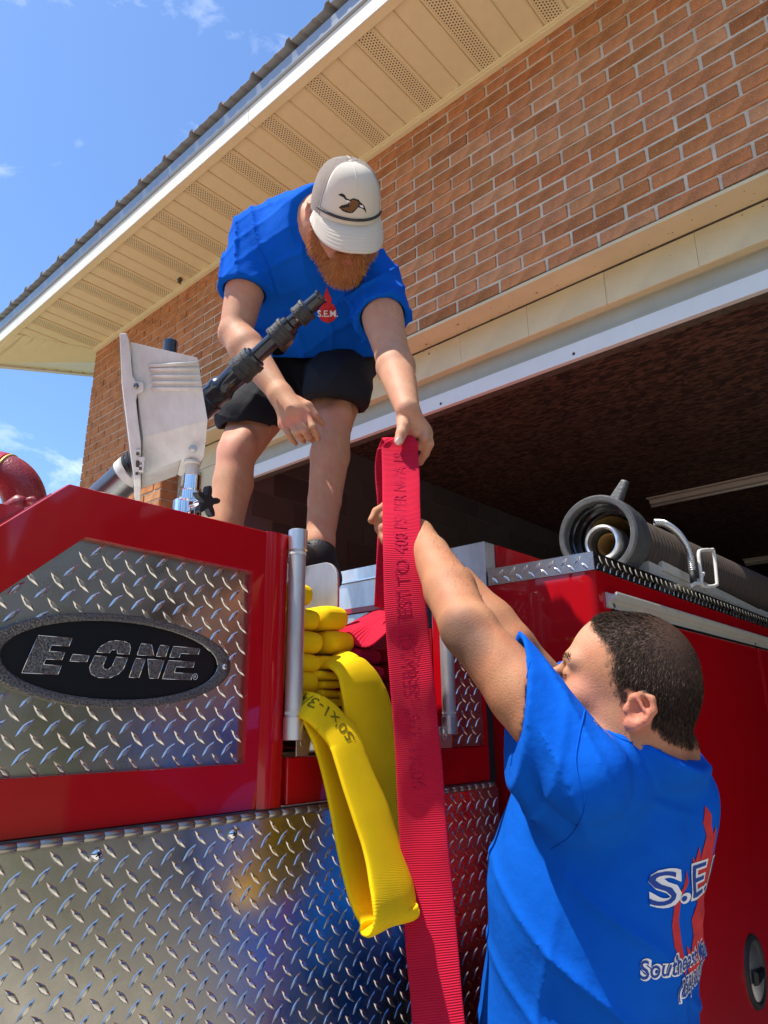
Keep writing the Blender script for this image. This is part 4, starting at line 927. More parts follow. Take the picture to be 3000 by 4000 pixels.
# smaller threaded end and tan hose nested inside
ci = c0+sa*.0-up_*.025-sd_*(-.012)
ci = c0-up_*.022+sd_*.010+sa*.005
ri = .047
nh = MB().lathe(ci, sa, [(.02, ri-.006), (0, ri-.005), (-.002, ri), (.0, ri+.003)]+[(.004+.004*i, ri+(.003 if i % 2 else .0055)) for i in range(9)]+[(.045, ri+.006), (.075, ri+.006)], 60).build('nested_adapter', M['satin'], sh, True); smoothang(nh, 30)
MB().lathe(ci, sa, [(.02, ri-.006), (.09, ri-.008)], 48).build('adapter_bore', M['gun_grey'], nh, True)
prof = []; x = .05
while x < .5: prof += [(x, .034), (x+.005, .0375), (x+.010, .034)]; x += .011
MB().lathe(ci, sa, prof, 40).build('tan_lining', M['suction_in'], nh, True)
prof = []; x = .09
while x < .5: prof += [(x, .070), (x+.006, .075), (x+.012, .070)]; x += .013
MB().lathe(c0, sa, prof, 40).build('tan_lining', M['suction_in'], sh, True)
# tray under it (part of the engine)
tz = -.098
def tr(x, s_, z): return c0+sa*x+sd_*(-s_)+up_*z      # s_ positive = towards the photographer
# keep sign: sd_ points left/away or right/near
if (c0+sd_)[1] < c0[1]: 
    def tr(x, s_, z): return c0+sa*x+sd_*s_+up_*z
ytr = .735
ze0, ze1 = float(un(2600, 2222, 1, ytr)[2]), float(un(3000, 2410, 1, ytr)[2]); xe0, xe1 = float(un(2600, 2222, 1, ytr)[0]), float(un(3000, 2410, 1, ytr)[0])
ztr = lambda x: max(.398, ze0+(x-xe0)*(ze1-ze0)/(xe1-xe0))
for (xa, xb) in ((2.02, 3.2), (3.2, 5.2)):
    m_ = MB(); m_.hexa([(xa, ytr, .3935), (xb, ytr, .3935), (xb, ytr, ztr(xb)), (xa, ytr, ztr(xa))], [(xa, ytr+.12, .3935), (xb, ytr+.12, .3935), (xb, ytr+.12, ztr(xb)-.012), (xa, ytr+.12, ztr(xa)-.012)]); fix_normals(m_.build('hose_tray', M['alu_paint'], TR))
    m_ = MB(); m_.hexa([(xa+(.1 if xa < 3 else 0), ytr-.006, ztr(xa)-.014), (xb, ytr-.006, ztr(xb)-.014), (xb, ytr-.006, ztr(xb)+.012), (xa+(.1 if xa < 3 else 0), ytr-.006, ztr(xa)+.016)], [(xa+(.1 if xa < 3 else 0), ytr+.012, ztr(xa)-.014), (xb, ytr+.012, ztr(xb)-.014), (xb, ytr+.012, ztr(xb)+.008), (xa+(.1 if xa < 3 else 0), ytr+.012, ztr(xa)+.012)]); fix_normals(m_.build('tray_lip', M['alu_paint'], TR, bevel=.001))
m_ = MB(); m_.box((1.80, .735, .3932), (2.2, .90, .41)); m_.build('tray_end', M['alu_paint'], TR)
# spring restraint over the hose and its bent handle
def ap(px_, py_, Y): return un(px_, py_, 1, Y)
Yr = float(c0[1])-.10
spx = [(2555, 2040, .02), (2595, 2045, .0), (2640, 2075, -.01), (2675, 2120, -.014), (2695, 2170, -.016), (2703, 2220, -.018), (2706, 2240, -.018)]
sp_ = catmull([ap(a, b, Yr+c) for a, b, c in spx], 10)
coil = []; tot = 0; Lc = np.r_[0, np.cumsum(np.linalg.norm(np.diff(sp_, axis=0), axis=1))]
rst = empty('strap_hook', tuple(sp_[-1])); tag(rst, 'coiled steel spring restraint with a bent white metal handle across the suction hose', 'restraint')
nt_ = 44; rc_ = .0088
for i in range(nt_*10):
    s_ = Lc[-1]*i/(nt_*10-1); p = np.array([np.interp(s_, Lc, sp_[:, k]) for k in range(3)]); p2 = np.array([np.interp(min(s_+.004, Lc[-1]), Lc, sp_[:, k]) for k in range(3)]); p1 = np.array([np.interp(max(s_-.004, 0), Lc, sp_[:, k]) for k in range(3)])
    t = nrm(p2-p1); u_ = nrm(np.cross(t, [1, 0, 0.2])); v_ = np.cross(t, u_); a = 2*math.pi*i/10; coil.append(p+rc_*(math.cos(a)*u_+math.sin(a)*v_))
m_ = MB(); m_.tube(coil, .0026, 6); m_.build('spring', M['satin'], rst, True)
m_ = MB(); m_.tube(list(sp_), .0052, 10); m_.build('spring_core', M['black_rubber'], rst, True)
m_ = MB(); m_.tube([ap(2704, 2228, Yr-.018), ap(2710, 2275, Yr-.02)], .0105, 16); m_.build('spring_boot', M['black_rubber'], rst, True)
Yh = Yr-.035
hp = [(2700, 2288), (2718, 2278), (2740, 2272), (2732, 2200), (2729, 2160), (2740, 2150), (2775, 2148), (2788, 2158), (2800, 2270), (2798, 2284), (2780, 2290), (2745, 2288), (2738, 2262), (2748, 2240)]
m_ = MB(); m_.tube(list(catmull([ap(a, b, Yh) for a, b in hp], 5)), .0055, 12); m_.build('bent_handle', M['lamp_white'], rst, True)

# ================================================================= HOSES
# yellow hose: rounded folds packed in the left bed, and a loop hanging over the panel
YH = empty('yellow_fire_hose', (.97, 1.2, -.04)); tag(YH, 'bright yellow fire hose folded in its bed with one long loop hanging down', 'fire hose')
def fold(cx, cz, w_, h_, y0, dep, m, par, tilt=0., yaw=0., n=26, sink=.0, pinch=1.0):
    # a U-turn of flat hose seen end-on: rounded section, nose rounded towards the front
    V = []; F = []; rib = []; rows = 12; e = .62
    for j in range(rows+6):
        if j < rows: t = math.sin(.5*math.pi*j/(rows-1)); y_ = y0+.030*(1-math.cos(math.pi/2*j/(rows-1)))*1.0; k_ = max(.05, math.sin(math.pi/2*min(1, .12+j/(rows-1)*.88)))
        else: y_ = y0+.030+(dep-.03)*(j-rows+1)/6.; k_ = 1
        for i in range(n):
            a = 2*math.pi*i/n; ca, sa_ = math.cos(a), math.sin(a)
            hh = h_/2*k_; rr_ = min(hh, w_/2); x = (w_/2-h_*.5)*max(-1, min(1, ca*2.2))+ (h_*.5)*ca*k_; z = hh*math.copysign(abs(sa_)**.75, sa_)
            z += -.0035*math.exp(-(x/(w_*.22))**2)*0
            xr = x*math.cos(tilt)-z*math.sin(tilt); zr = x*math.sin(tilt)+z*math.cos(tilt)
            ln_ = y_-y0
            V.append((cx+xr+ln_*math.sin(yaw), y_+x*math.sin(yaw)*.5, cz+zr)); rib.append(ln_+(h_/2-z)*.9)
    R_ = rows+6
    for j in range(R_-1):
        for i in range(n): F.append((j*n+i, (j+1)*n+i, (j+1)*n+(i+1) % n, j*n+(i+1) % n))
    F += [tuple(range(n)), tuple(range((R_-1)*n, R_*n))[::-1]]
    V = np.array(V); V = V+np.stack([wn3(V, 12, 1)*.0012, wn3(V, 10, 5)*.001, wn3(V, 11, 9)*.0014], 1)
    o = mesh_np('hose_fold', V, F, m, par, True, attr={'rib': ('FLOAT', rib)}); fix_normals(o); return o
yf = [ # px right end x, centre y, px height, column
 (1236, 2322, 92, 1.006), (1262, 2420, 86, 1.004), (1273, 2510, 90, 1.003), (1262, 2591, 78, 1.003), (1258, 2666, 94, 1.003)]
for i, (xr_, yc_, hp_, Y_) in enumerate(yf):
    p = un(xr_, yc_, 1, Y_); d = p@CF; h_ = hp_*d/FPX*1.0; w_ = .078
    fold(p[0]-w_/2+.004, p[2], w_, h_, Y_, .5, M['yellow'], YH, tilt=-.03+.02*(i % 3), yaw=.03)
for i, (xr_, yc_, hp_, Y_) in enumerate([(1372, 2418, 94, 1.008), (1395, 2510, 90, 1.008), (1340, 2592, 62, 1.012)]):
    p = un(xr_, yc_, 1, Y_); d = p@CF; h_ = hp_*d/FPX; w_ = .080
    fold(p[0]-w_/2+.003, p[2], w_, h_, Y_, .5, M['yellow'], YH, tilt=.05, yaw=-.02)
for i, (xr_, yc_, hp_, Y_, w_) in enumerate([(1345, 2640, 38, 1.0, .072), (1350, 2675, 36, 1.0, .06), (1357, 2712, 36, 1.005, .07), (1366, 2745, 36, 1.0, .06), (1372, 2792, 56, 1.005, .09), (1376, 2842, 42, 1.01, .09)]):
    p = un(xr_, yc_, 1, Y_); d = p@CF; fold(p[0]-w_/2, p[2], w_, hp_*d/FPX, Y_, .5, M['yellow'], YH, tilt=.06 if i % 2 else -.03, yaw=-.02)
def rows2(rows, Yl, Yr, sl=0.):     # photo columns of the two edges -> points in space
    Ls, Rs = [], []
    for (xl, yl, dl, xr_, yr_, dr) in rows: Ls.append(un(xl, yl, 1, Yl+dl-sl*max(0, yl-2760))); Rs.append(un(xr_, yr_, 1, Yr+dr-sl*max(0, yr_-2760)))
    return Ls, Rs
# strand that arcs out of the stack on the right and runs down behind
Lp, Rp = rows2([(1200, 2640, .30, 1255, 2548, .30), (1232, 2616, .14, 1305, 2546, .14), (1258, 2607, .065, 1350, 2549, .065), (1285, 2606, .02, 1400, 2568, .022), (1310, 2625, .0, 1460, 2632, .0), (1335, 2690, -.01, 1505, 2730, -.01), (1360, 2790, -.01, 1534, 2850, -.012), (1385, 2900, -.01, 1547, 2960, -.014), (1405, 3000, -.005, 1552, 3060, -.01), (1430, 3120, .0, 1556, 3170, .0), (1465, 3240, .005, 1560, 3280, .005)], .958, .945)
r1 = Ribbon(Lp, Rp, [.012, .014, .014, .013, .012, .012, .012, .012], nc=32); r1.mesh('hanging_loop', M['yellow'], YH)
# the inner turned-under side of that strand
Lp, Rp = rows2([(1318, 2690, .02, 1375, 2720, .0), (1345, 2780, .03, 1390, 2830, .0), (1362, 2880, .03, 1412, 2940, .0), (1385, 2980, .03, 1440, 3040, .0), (1425, 3090, .03, 1480, 3150, .01)], .985, .965)
Ribbon(Lp, Rp, .012, nc=24).mesh('hanging_loop', M['yellow'], YH)
# front strand with the lettering, down to the bottom of the loop, and back up behind
rowsF = [(1150, 2790, .16, 1150, 2690, .16), (1165, 2785, .06, 1185, 2700, .06), (1190, 2810, .01, 1240, 2716, .01), (1232, 2848, .0, 1300, 2748, .0), (1268, 2888, -.006, 1350, 2800, -.004), (1298, 2936, -.01, 1400, 2860, -.008), (1322, 3010, -.012, 1428, 2945, -.008), (1345, 3090, -.012, 1466, 3040, -.008), (1378, 3190, -.012, 1515, 3150, -.006), (1412, 3290, -.012, 1556, 3262, -.002), (1436, 3390, -.012, 1590, 3368, .0), (1452, 3490, -.012, 1611, 3455, .000), (1460, 3560, -.010, 1617, 3515, .002), (1462, 3602, -.004, 1616, 3550, .006), (1455, 3626, .008, 1605, 3574, .016), (1438, 3630, .022, 1588, 3580, .030), (1415, 3614, .034, 1565, 3568, .041), (1392, 3576, .041, 1542, 3535, .048), (1373, 3532, .042, 1526, 3490, .051), (1356, 3480, .042, 1512, 3440, .052), (1336, 3400, .042, 1488, 3350, .052), (1316, 3300, .042, 1460, 3240, .052), (1294, 3180, .040, 1424, 3120, .050), (1268, 3060, .036, 1388, 3000, .046), (1238, 2950, .030, 1340, 2890, .040), (1205, 2860, .024, 1290, 2810, .03), (1175, 2800, .05, 1250, 2780, .05), (1150, 2780, .16, 1200, 2770, .16)]
Lp, Rp = rows2(rowsF, .945, .945, .00015)
r2 = Ribbon(Lp, Rp, [.013]*10+[.013]*7+[.012]*11, nc=36, n=9); r2.mesh('hanging_loop', M['yellow'], YH)
def hose_text(rb, body, size, u0, m, par, v0=0., flip=1, rot=1, bold=0.):
    V2, F2 = tri_text(body, size, bold); V = []
    for x, y in V2: V.append(rb.at(u0+flip*x, v0+rot*(y-size*.35), .0009))
    o = mesh_np('printed_text', V, F2, m, par, True); return o
rlen = r2.len[-1]
# distance along the strand where the writing starts (foot of the "5")
def ulen(rb, target):
    c_ = rb.c; pr_ = np.stack([1500+FPX*(c_@CR)/(c_@CF), 2000-FPX*(c_@CU)/(c_@CF)], 1); k = len(c_)//2 if rb is r2 else len(c_)
    return rb.len[np.argmin(((pr_[:k]-np.array(target))**2).sum(1))]
hose_text(r2, "50'x1-3/4", .0335, ulen(r2, (1375, 2900)), M['yellow_ink'], YH, v0=.006, flip=-1, rot=-1, bold=.0003)
# red hose
RH = empty('red_fire_hose', (1.05, .87, -.5)); tag(RH, 'crimson fire hose with printed lettering held up between the two men', 'fire hose')
rowsR = [(1493, 1712, 1.505, 1600, 1716, 1.515), (1489, 1722, 1.497, 1630, 1738, 1.505), (1491, 1760, 1.485, 1634, 1772, 1.495), (1493, 1860, 1.44, 1639, 1862, 1.45), (1494, 1960, 1.38, 1641, 1962, 1.39), (1495, 2080, 1.315, 1645, 2082, 1.325), (1497, 2200, 1.275, 1653, 2202, 1.28), (1502, 2380, 1.245, 1667, 2378, 1.25), (1512, 2530, 1.235, 1683, 2522, 1.235), (1524, 2680, 1.225, 1697, 2668, 1.22), (1538, 2850, 1.22, 1713, 2835, 1.21), (1547, 3000, 1.215, 1728, 2985, 1.205), (1556, 3200, 1.21, 1743, 3190, 1.195), (1572, 3450, 1.195, 1767, 3440, 1.175), (1584, 3700, 1.16, 1790, 3690, 1.15), (1602, 3900, 1.13, 1806, 3890, 1.12), (1616, 4100, 1.10, 1826, 4090, 1.09), (1635, 4400, 1.06, 1850, 4390, 1.05)]
Lp = [P(a, b, c) for a, b, c, d, e, f in rowsR]; Rp = [P(d, e, f) for a, b, c, d, e, f in rowsR]
bk_ = [(1462, 2380, 1.47, 1560, 2375, 1.50), (1470, 2200, 1.47, 1600, 2200, 1.53), (1478, 2060, 1.50, 1620, 2060, 1.55), (1472, 1960, 1.51, 1625, 1960, 1.56), (1466, 1880, 1.52, 1625, 1880, 1.57), (1465, 1810, 1.525, 1628, 1810, 1.565), (1473, 1750, 1.52, 1625, 1750, 1.55), (1483, 1722, 1.515, 1612, 1724, 1.535)]
Lp = [P(a, b, c) for a, b, c, d, e, f in bk_]+Lp; Rp = [P(d, e, f) for a, b, c, d, e, f in bk_]+Rp
r3 = Ribbon(Lp, Rp, .0068, nc=36, n=10, pw=.5); r3.mesh('raised_length', M['redhose'], RH, wob=.0015)
V2, F2 = tri_text("50'X1-3/4\"  SERVICE TEST TO 400 PSI PER NFPA 19", .036, .0002)
pr_ = np.stack([1500+FPX*(r3.c@CR)/(r3.c@CF), 2000-FPX*(r3.c@CU)/(r3.c@CF)], 1); k0 = len(r3.c)-150
u0 = r3.len[60+np.argmin(np.abs(pr_[60:, 1]-3090))]; u1 = r3.len[60+np.argmin(np.abs(pr_[60:, 1]-1770))]
xs_ = (u0-u1)/V2[:, 0].max()
V = [r3.at(u0-x*xs_, -(y-.0126)*1.0-.004, .0009) for x, y in V2]; tag(mesh_np('printed_text', V, F2, M['red_ink'], RH, True), kind='stuff')
# folds of the red hose in the right-hand bed
for i, (xr_, yc_, hp_, Y_, w_) in enumerate([(1480, 2512, 66, 1.02, .09), (1500, 2565, 62, 1.0, .085), (1512, 2628, 60, .998, .085), (1512, 2692, 58, 1.0, .085), (1518, 2750, 52, 1.0, .085), (1525, 2810, 52, 1.0, .085), (1640, 2560, 62, 1.02, .085), (1650, 2630, 60, 1.02, .085), (1660, 2700, 60, 1.02, .085), (1660, 2770, 60, 1.02, .085), (1400, 2600, 70, 1.06, .09), (1400, 2700, 70, 1.06, .09), (1400, 2800, 70, 1.06, .09)]):
    p = un(xr_, yc_, 1, Y_); d = p@CF; fold(p[0]-w_/2, p[2], w_, hp_*d/FPX, Y_, .55, M['redhose'], RH, tilt=.03*(-1)**i)
Lp = [P(1330, 2475, 1.52), P(1370, 2452, 1.48), P(1420, 2482, 1.44), P(1462, 2512, 1.42), P(1500, 2470, 1.42), P(1520, 2420, 1.45)]
Rp = [P(1400, 2418, 1.66), P(1440, 2400, 1.62), P(1470, 2390, 1.58), P(1500, 2380, 1.55), P(1560, 2370, 1.5), P(1600, 2360, 1.48)]
Ribbon(Lp, Rp, .008, nc=28, n=8).mesh('slack_fold', M['redhose'], RH, wob=.003)
# ================================================================= PEOPLE
def px2(p): p = np.asarray(p); z = p@CF; return 1500+FPX*(p@CR)/z, 2000-FPX*(p@CU)/z
def hand(S_, wrist, joints, rads, palm, pr_=.011, k=.006):
    """five separate fingers, each a chain of joints; palm: knuckle points joined to the wrist"""
    for q in palm: S_.cone(wrist, q, .017, pr_, .012)
    for i in range(len(palm)-1): S_.cone(palm[i], palm[i+1], pr_, pr_, .010)
    for ch_, r_ in zip(joints, rads): S_.chain(ch_, r_, k*.6)
def skin_cols(V, N_, base, spots, f=1.):
    c = np.tile(np.array(base, float), (len(V), 1)); n1 = wn3(V, 14, 2)[:, None]; n2 = wn3(V, 60, 9)[:, None]
    c *= 1+.05*n1+.035*n2; c[:, 1:] *= (1-.07*wn3(V, 22, 20))[:, None]; c *= 1+.05*wn3(V, 160, 5)[:, None]
    for (p, r_, col, s_) in spots:
        d = np.linalg.norm(V-np.asarray(p), axis=1)/r_; m_ = (s_*np.clip(1-d, 0, 1)**.7)[:, None]; m_ = np.clip(m_*1.6, 0, s_); c = c*(1-m_)+np.array(col)*m_
    return np.concatenate([np.clip(c, 0, 1), np.ones((len(V), 1))], 1)
def head_sdf(S_, o, M_, ear=(1, -1), jaw=1.0, fat=1.0, nose=1.0, bk=0., esc=.9, edn=.004):
    """M_ columns: x = person's left, y = forward, z = up"""
    W = lambda x, y, z: o+M_@np.array([x, y, z]); E = lambda c, r_, k=.02, mode='+', M2=None: S_.ell(W(*c), r_, M_ if M2 is None else M2, k, mode)
    E((0, -.012+bk*.5, .018-bk*.15), (.077, .094-bk*.5, .094-bk*.25), .02); E((0, -.038+bk, -.005), (.068, .062, .072-bk*.3), .02)           # cranium
    E((0, .045, .02), (.064, .048, .066), .03)                                                            # forehead
    E((0, .038, -.048), (.060*fat, .052, .058), .03)                                                      # mid face
    E((0, .045, -.088), (.046*jaw, .046, .034), .03); E((0, .064, -.105), (.026, .026, .018), .02)        # jaw, chin
    for s_ in (1, -1):
        E((.050*s_*fat, .004, -.070), (.022, .036, .036), .025)                                          # jaw angle
        E((.043*s_*fat, .062, -.034), (.024, .022, .020), .02)                                          # cheekbone
        S_.cone(W(.012*s_, .092, .014), W(.048*s_, .078, .012), .008, .008, .016)                        # brow
        E((.032*s_, .099, -.006), (.017, .013, .010), .010, '-')                                        # eye socket
        E((.031*s_, .082, -.007), (.0145, .0125, .0125), .004)                                           # eyeball and lids
        S_.cone(W(.018*s_, .0935, -.0085), W(.044*s_, .084, -.0095), .0022, .0018, .003)                # lid line
        S_.ell(W(.0125*s_, .107, -.044), (.0085, .010, .0085), M_, .006)                                 # nostril wing
        S_.ell(W(.0075*s_, .110, -.0535), (.0038, .0055, .005), M_, .003, '-')
    S_.cone(W(0, .094, .002), W(0, .113*nose, -.034), .0075, .0095, .010); S_.ell(W(0, .117*nose, -.039), (.0115, .0115, .0100), M_, .008)
    E((0, .0955, -.0705), (.022, .010, .0055), .006); E((0, .0945, -.0795), (.019, .010, .0065), .006); S_.cone(W(-.022, .098, -.0752), W(.022, .098, -.0752), .0014, .0014, .003, '-')
    S_.cone(W(0, -.030+bk, -.055), W(0, -.052+bk, -.155), .060, .062, .02)                                      # neck
    for s_ in ear:
        A_ = lambda a, b, c_: W((.0725+a)*s_, b*.86-.007, (c_+.008)*esc-.008-edn)
        pth = [A_(.004, .004, -.016), A_(.009, -.001, .008), A_(.015, -.014, .020), A_(.019, -.028, .016), A_(.019, -.034, -.002), A_(.014, -.027, -.022), A_(.008, -.014, -.036), A_(.004, -.003, -.040)]
        S_.chain(pth, [.0042, .0042, .0044, .0046, .0046, .0046, .0062, .0050], .004)
        S_.ell(A_(.009, -.016, -.008), (.0045, .0165, .026*esc), M_, .006); S_.ell(A_(.006, -.006, -.036), (.0055, .0085, .0095), M_, .006)
        S_.ell(A_(.013, -.010, -.010), (.0055, .0085, .0125), M_, .004, '-'); S_.cone(A_(.016, -.010, .008), A_(.017, -.022, -.008), .0030, .0028, .003)
        S_.cone(A_(.016, -.018, .0145), A_(.018, -.027, .004), .0024, .0022, .002, '-')
        S_.ell(A_(.007, .004, -.014), (.0045, .0045, .006), M_, .004)
def frame(fwd, up):
    y_ = nrm(fwd); z_ = nrm(up-y_*(up@y_)); x_ = np.cross(y_, z_); return np.stack([-x_, y_, z_], 1)   # x = person's left
def cloth(name, S_, h, m, parent, it=2, extra=None):
    S_.ops.sort(key=lambda o: o[0] in ('cut', '-'))
    V, Q = surf(S_, h); V = smooth_mesh(V, Q, it, .5)
    if extra is not None: N_ = vnormals(V, Q); V = V+N_*extra(V, N_)[:, None]
    return mesh_np(name, V, Q, m, parent, True), V, Q
def decal(polys_or_vf, o, U, W_, N_, bvh, m, name, parent, off=.0012):
    V2, F2 = polys_or_vf; V = []
    for a, b in V2:
        st = Vector(o+U*a+W_*b+N_*.25); hit = bvh.ray_cast(st, Vector(-N_), .6)
        V.append(np.array(hit[0])+N_*off+np.array(hit[1])*.0004 if hit[0] is not None else None)
    F = [f for f in F2 if all(V[i] is not None for i in f)]; V = [v if v is not None else np.zeros(3) for v in V]
    F = [f for f in F if max(np.linalg.norm(V[f[i]]-V[f[i-1]]) for i in range(len(f))) < .03]
    return mesh_np(name, V, F, m, parent, True)
def poly_vf(poly, step=.006):
    bm = bmesh.new(); vs = [bm.verts.new((a, b, 0)) for a, b in poly]; bm.faces.new(vs); bmesh.ops.triangulate(bm, faces=bm.faces)
    for _ in range(5):
        es = [e for e in bm.edges if e.calc_length() > step]
        if not es: break
        bmesh.ops.subdivide_edges(bm, edges=es, cuts=1); bmesh.ops.triangulate(bm, faces=bm.faces)
    V = np.array([v.co[:2] for v in bm.verts]); bm.verts.index_update(); F = [tuple(v.index for v in f.verts) for f in bm.faces]; bm.free(); return V, F
def bvh_of(V, Q): return BVHTree.FromPolygons([tuple(v) for v in V], [tuple(int(i) for i in q) for q in Q])

def seg_d(p, a, b):
    ba = b-a; h = np.clip((p-a)@ba/(ba@ba), 0, 1); return np.linalg.norm(p-a-h[:, None]*ba, axis=1)
def clip_inside(B_, T_, c, rad, head, neck, limbs, hem=None, gap=.005):
    """keep the covered skin just inside the cloth; the head, the bare arms and the legs stay as they are"""
    def fn(p):
        bare = np.linalg.norm(p-head[0], axis=1) < head[1]
        bare |= ((p-neck[0])@neck[1] > 0) & (np.linalg.norm(p-head[0], axis=1) < head[1]+.06)
        for o_, n_, chain_ in limbs: 
            d = np.min([seg_d(p, chain_[i], chain_[i+1]) for i in range(len(chain_)-1)], axis=0); bare |= ((p-o_)@n_ > 0) & (d < .075)
        if hem is not None: bare |= (p-hem[0])@hem[1] > 0
        v = np.full(len(p), -1.)
        if (~bare).any(): v[~bare] = T_(p[~bare])+gap
        return v
    B_.ops.append(('cut', .002, c-rad, c+rad, fn))
# ----------------------------------------------------------------- the man standing on the engine
pL = empty('person', (1.18, 1.3, .33)); tag(pL, 'bearded man in cream cap and blue T-shirt bending down on top of the engine', 'person')
HcL = P(1348, 838, 1.80); vL = nrm(HcL); sR_ = nrm(np.cross(vL, CU)); tU = np.cross(sR_, vL)
z0 = nrm(tU*math.cos(R(8))+sR_*math.sin(R(8))); toC = -vL; a_ = R(24)
yl = toC*math.cos(a_)-z0*math.sin(a_); zl = z0*math.cos(a_)+toC*math.sin(a_); xr_ = np.cross(zl, yl)
yw = R(14); yl2 = nrm(yl*math.cos(yw)+nrm(sR_-yl*(sR_@yl))*math.sin(yw)); ML = frame(yl2, zl)
sR, sL = P(1003, 935, 2.02), P(1458, 1100, 1.95); eR, wR = P(920, 1300, 1.90), P(1098, 1545, 1.74); eL, wL = P(1532, 1385, 1.74), P(1592, 1600, 1.54)
nk = P(1262, 935, 1.96); hL, hR = P(1325, 1440, 2.26), P(1110, 1440, 2.26); kL, aL = P(1302, 1650, 1.98), P(1250, 2120, 1.76); kR, aR = P(925, 1770, 1.95), P(862, 2190, 1.80)
B = SDF(); head_sdf(B, HcL, ML, ear=(1, -1), jaw=1.05, fat=1.05)
B.cone(HcL+ML@np.array([0, -.05, -.10]), nk, .060, .070, .03)
B.cone(nk, (hL+hR)/2, .13, .13, .05); B.cone(sR, sL, .055, .055, .04)
def arm(S_, s_, e_, w_, fl, k=.008, sc=1.):
    u_ = lerp3(s_, e_, .45); S_.cone(s_, u_, .060*sc, .056*sc, k); S_.cone(u_, e_, .056*sc, .043*sc, k)
    mus = lerp3(s_, e_, .55)-CF*.012; S_.ell(mus, (.044, .044, .060), None, .02); bulge = lerp3(e_, w_, .25); S_.cone(e_, bulge, .043*sc, .047*sc, k); S_.cone(bulge, w_, .047*sc, .0275*sc, k, flat=fl, f=.88)
def lerp3(a, b, t): return np.array(a)*(1-t)+np.array(b)*t
arm(B, sR, eR, wR, CF, sc=1.02); arm(B, sL, eL, wL, CF, sc=1.0)
B.ell(eR+CR*-.018+CU*-.005, (.022, .022, .022), None, .02)
for (h_, k_, a2, kk) in ((hL, kL, aL, 1), (hR, kR, aR, 1)):
    B.cone(h_, lerp3(h_, k_, .6), .088, .075, .01); B.cone(lerp3(h_, k_, .6), k_, .075, .056, .01); B.ell(k_-CF*.026, (.036, .036, .044), None, .014); B.ell(k_-CF*.020+CR*.028+CU*.03, (.028, .028, .04), None, .02); B.ell(k_-CF*.02-CU*.055, (.020, .02, .028), None, .02)
    cf_ = lerp3(k_, a2, .30)+CF*.012; B.cone(k_, cf_, .050, .054, .01); B.cone(cf_, lerp3(cf_, a2, .55), .054, .042, .01); B.cone(lerp3(cf_, a2, .55), a2, .042, .033, .01); B.cone(lerp3(k_, a2, .1)-CF*.02, lerp3(k_, a2, .85)-CF*.012, .034, .026, .03)
    B.cone(a2, a2+np.array([0, 0, -.05]), .036, .034, .02)
Z = 300/1659
hz = lambda x, y, d: P(1450+x*Z, 1500+y*Z, d)
# left hand: thumb in front of the hose, fingers folded round behind it
hand(B, wL, [
    [hz(700, 800, 1.535), hz(690, 930, 1.505), hz(650, 1075, 1.488), hz(595, 1235, 1.478)],
    [hz(1060, 900, 1.54), hz(960, 1060, 1.535), hz(860, 1110, 1.545), hz(700, 1180, 1.56)],
    [hz(1150, 980, 1.545), hz(1165, 1180, 1.53), hz(1060, 1330, 1.55), hz(900, 1400, 1.58)],
    [hz(1200, 1080, 1.55), hz(1255, 1290, 1.54), hz(1170, 1500, 1.555), hz(1085, 1640, 1.57)],
    [hz(1190, 1180, 1.56), hz(1215, 1380, 1.56), hz(1120, 1570, 1.575), hz(1065, 1700, 1.59)]],
    [[.017, .0135, .0122, .0108], [.0115, .0100, .0092, .0085], [.0118, .0108, .0096, .0085], [.0115, .0108, .0095, .0082], [.0105, .0095, .0085, .0078]],
    [hz(760, 860, 1.54), hz(1010, 900, 1.545), hz(1120, 1000, 1.55), hz(1170, 1100, 1.555)], .015)
Z2 = 350/1659
hy = lambda x, y, d: P(1050+x*Z2, 1500+y*Z2, d)
hand(B, wR, [
    [hy(560, 330, 1.735), hy(730, 400, 1.715), hy(860, 590, 1.71), hy(990, 735, 1.725)],
    [hy(700, 590, 1.70), hy(810, 800, 1.68), hy(875, 920, 1.69), hy(915, 1020, 1.705)],
    [hy(560, 660, 1.695), hy(660, 870, 1.67), hy(735, 990, 1.685), hy(800, 1045, 1.71)],
    [hy(415, 705, 1.70), hy(520, 900, 1.675), hy(590, 1010, 1.69), hy(650, 1068, 1.715)],
    [hy(275, 745, 1.715), hy(365, 930, 1.69), hy(430, 1030, 1.70), hy(505, 1105, 1.72)]],
    [[.0125, .0112, .0098, .0082], [.0110, .0090, .0082, .0070], [.0112, .0091, .0083, .0072], [.0108, .0086, .0077, .0067], [.0100, .0076, .0068, .0060]],
    [hy(700, 590, 1.705), hy(560, 660, 1.70), hy(415, 705, 1.705), hy(275, 745, 1.72)], .0125)
B.cone(wR, hy(480, 520, 1.705), .026, .028, .02)
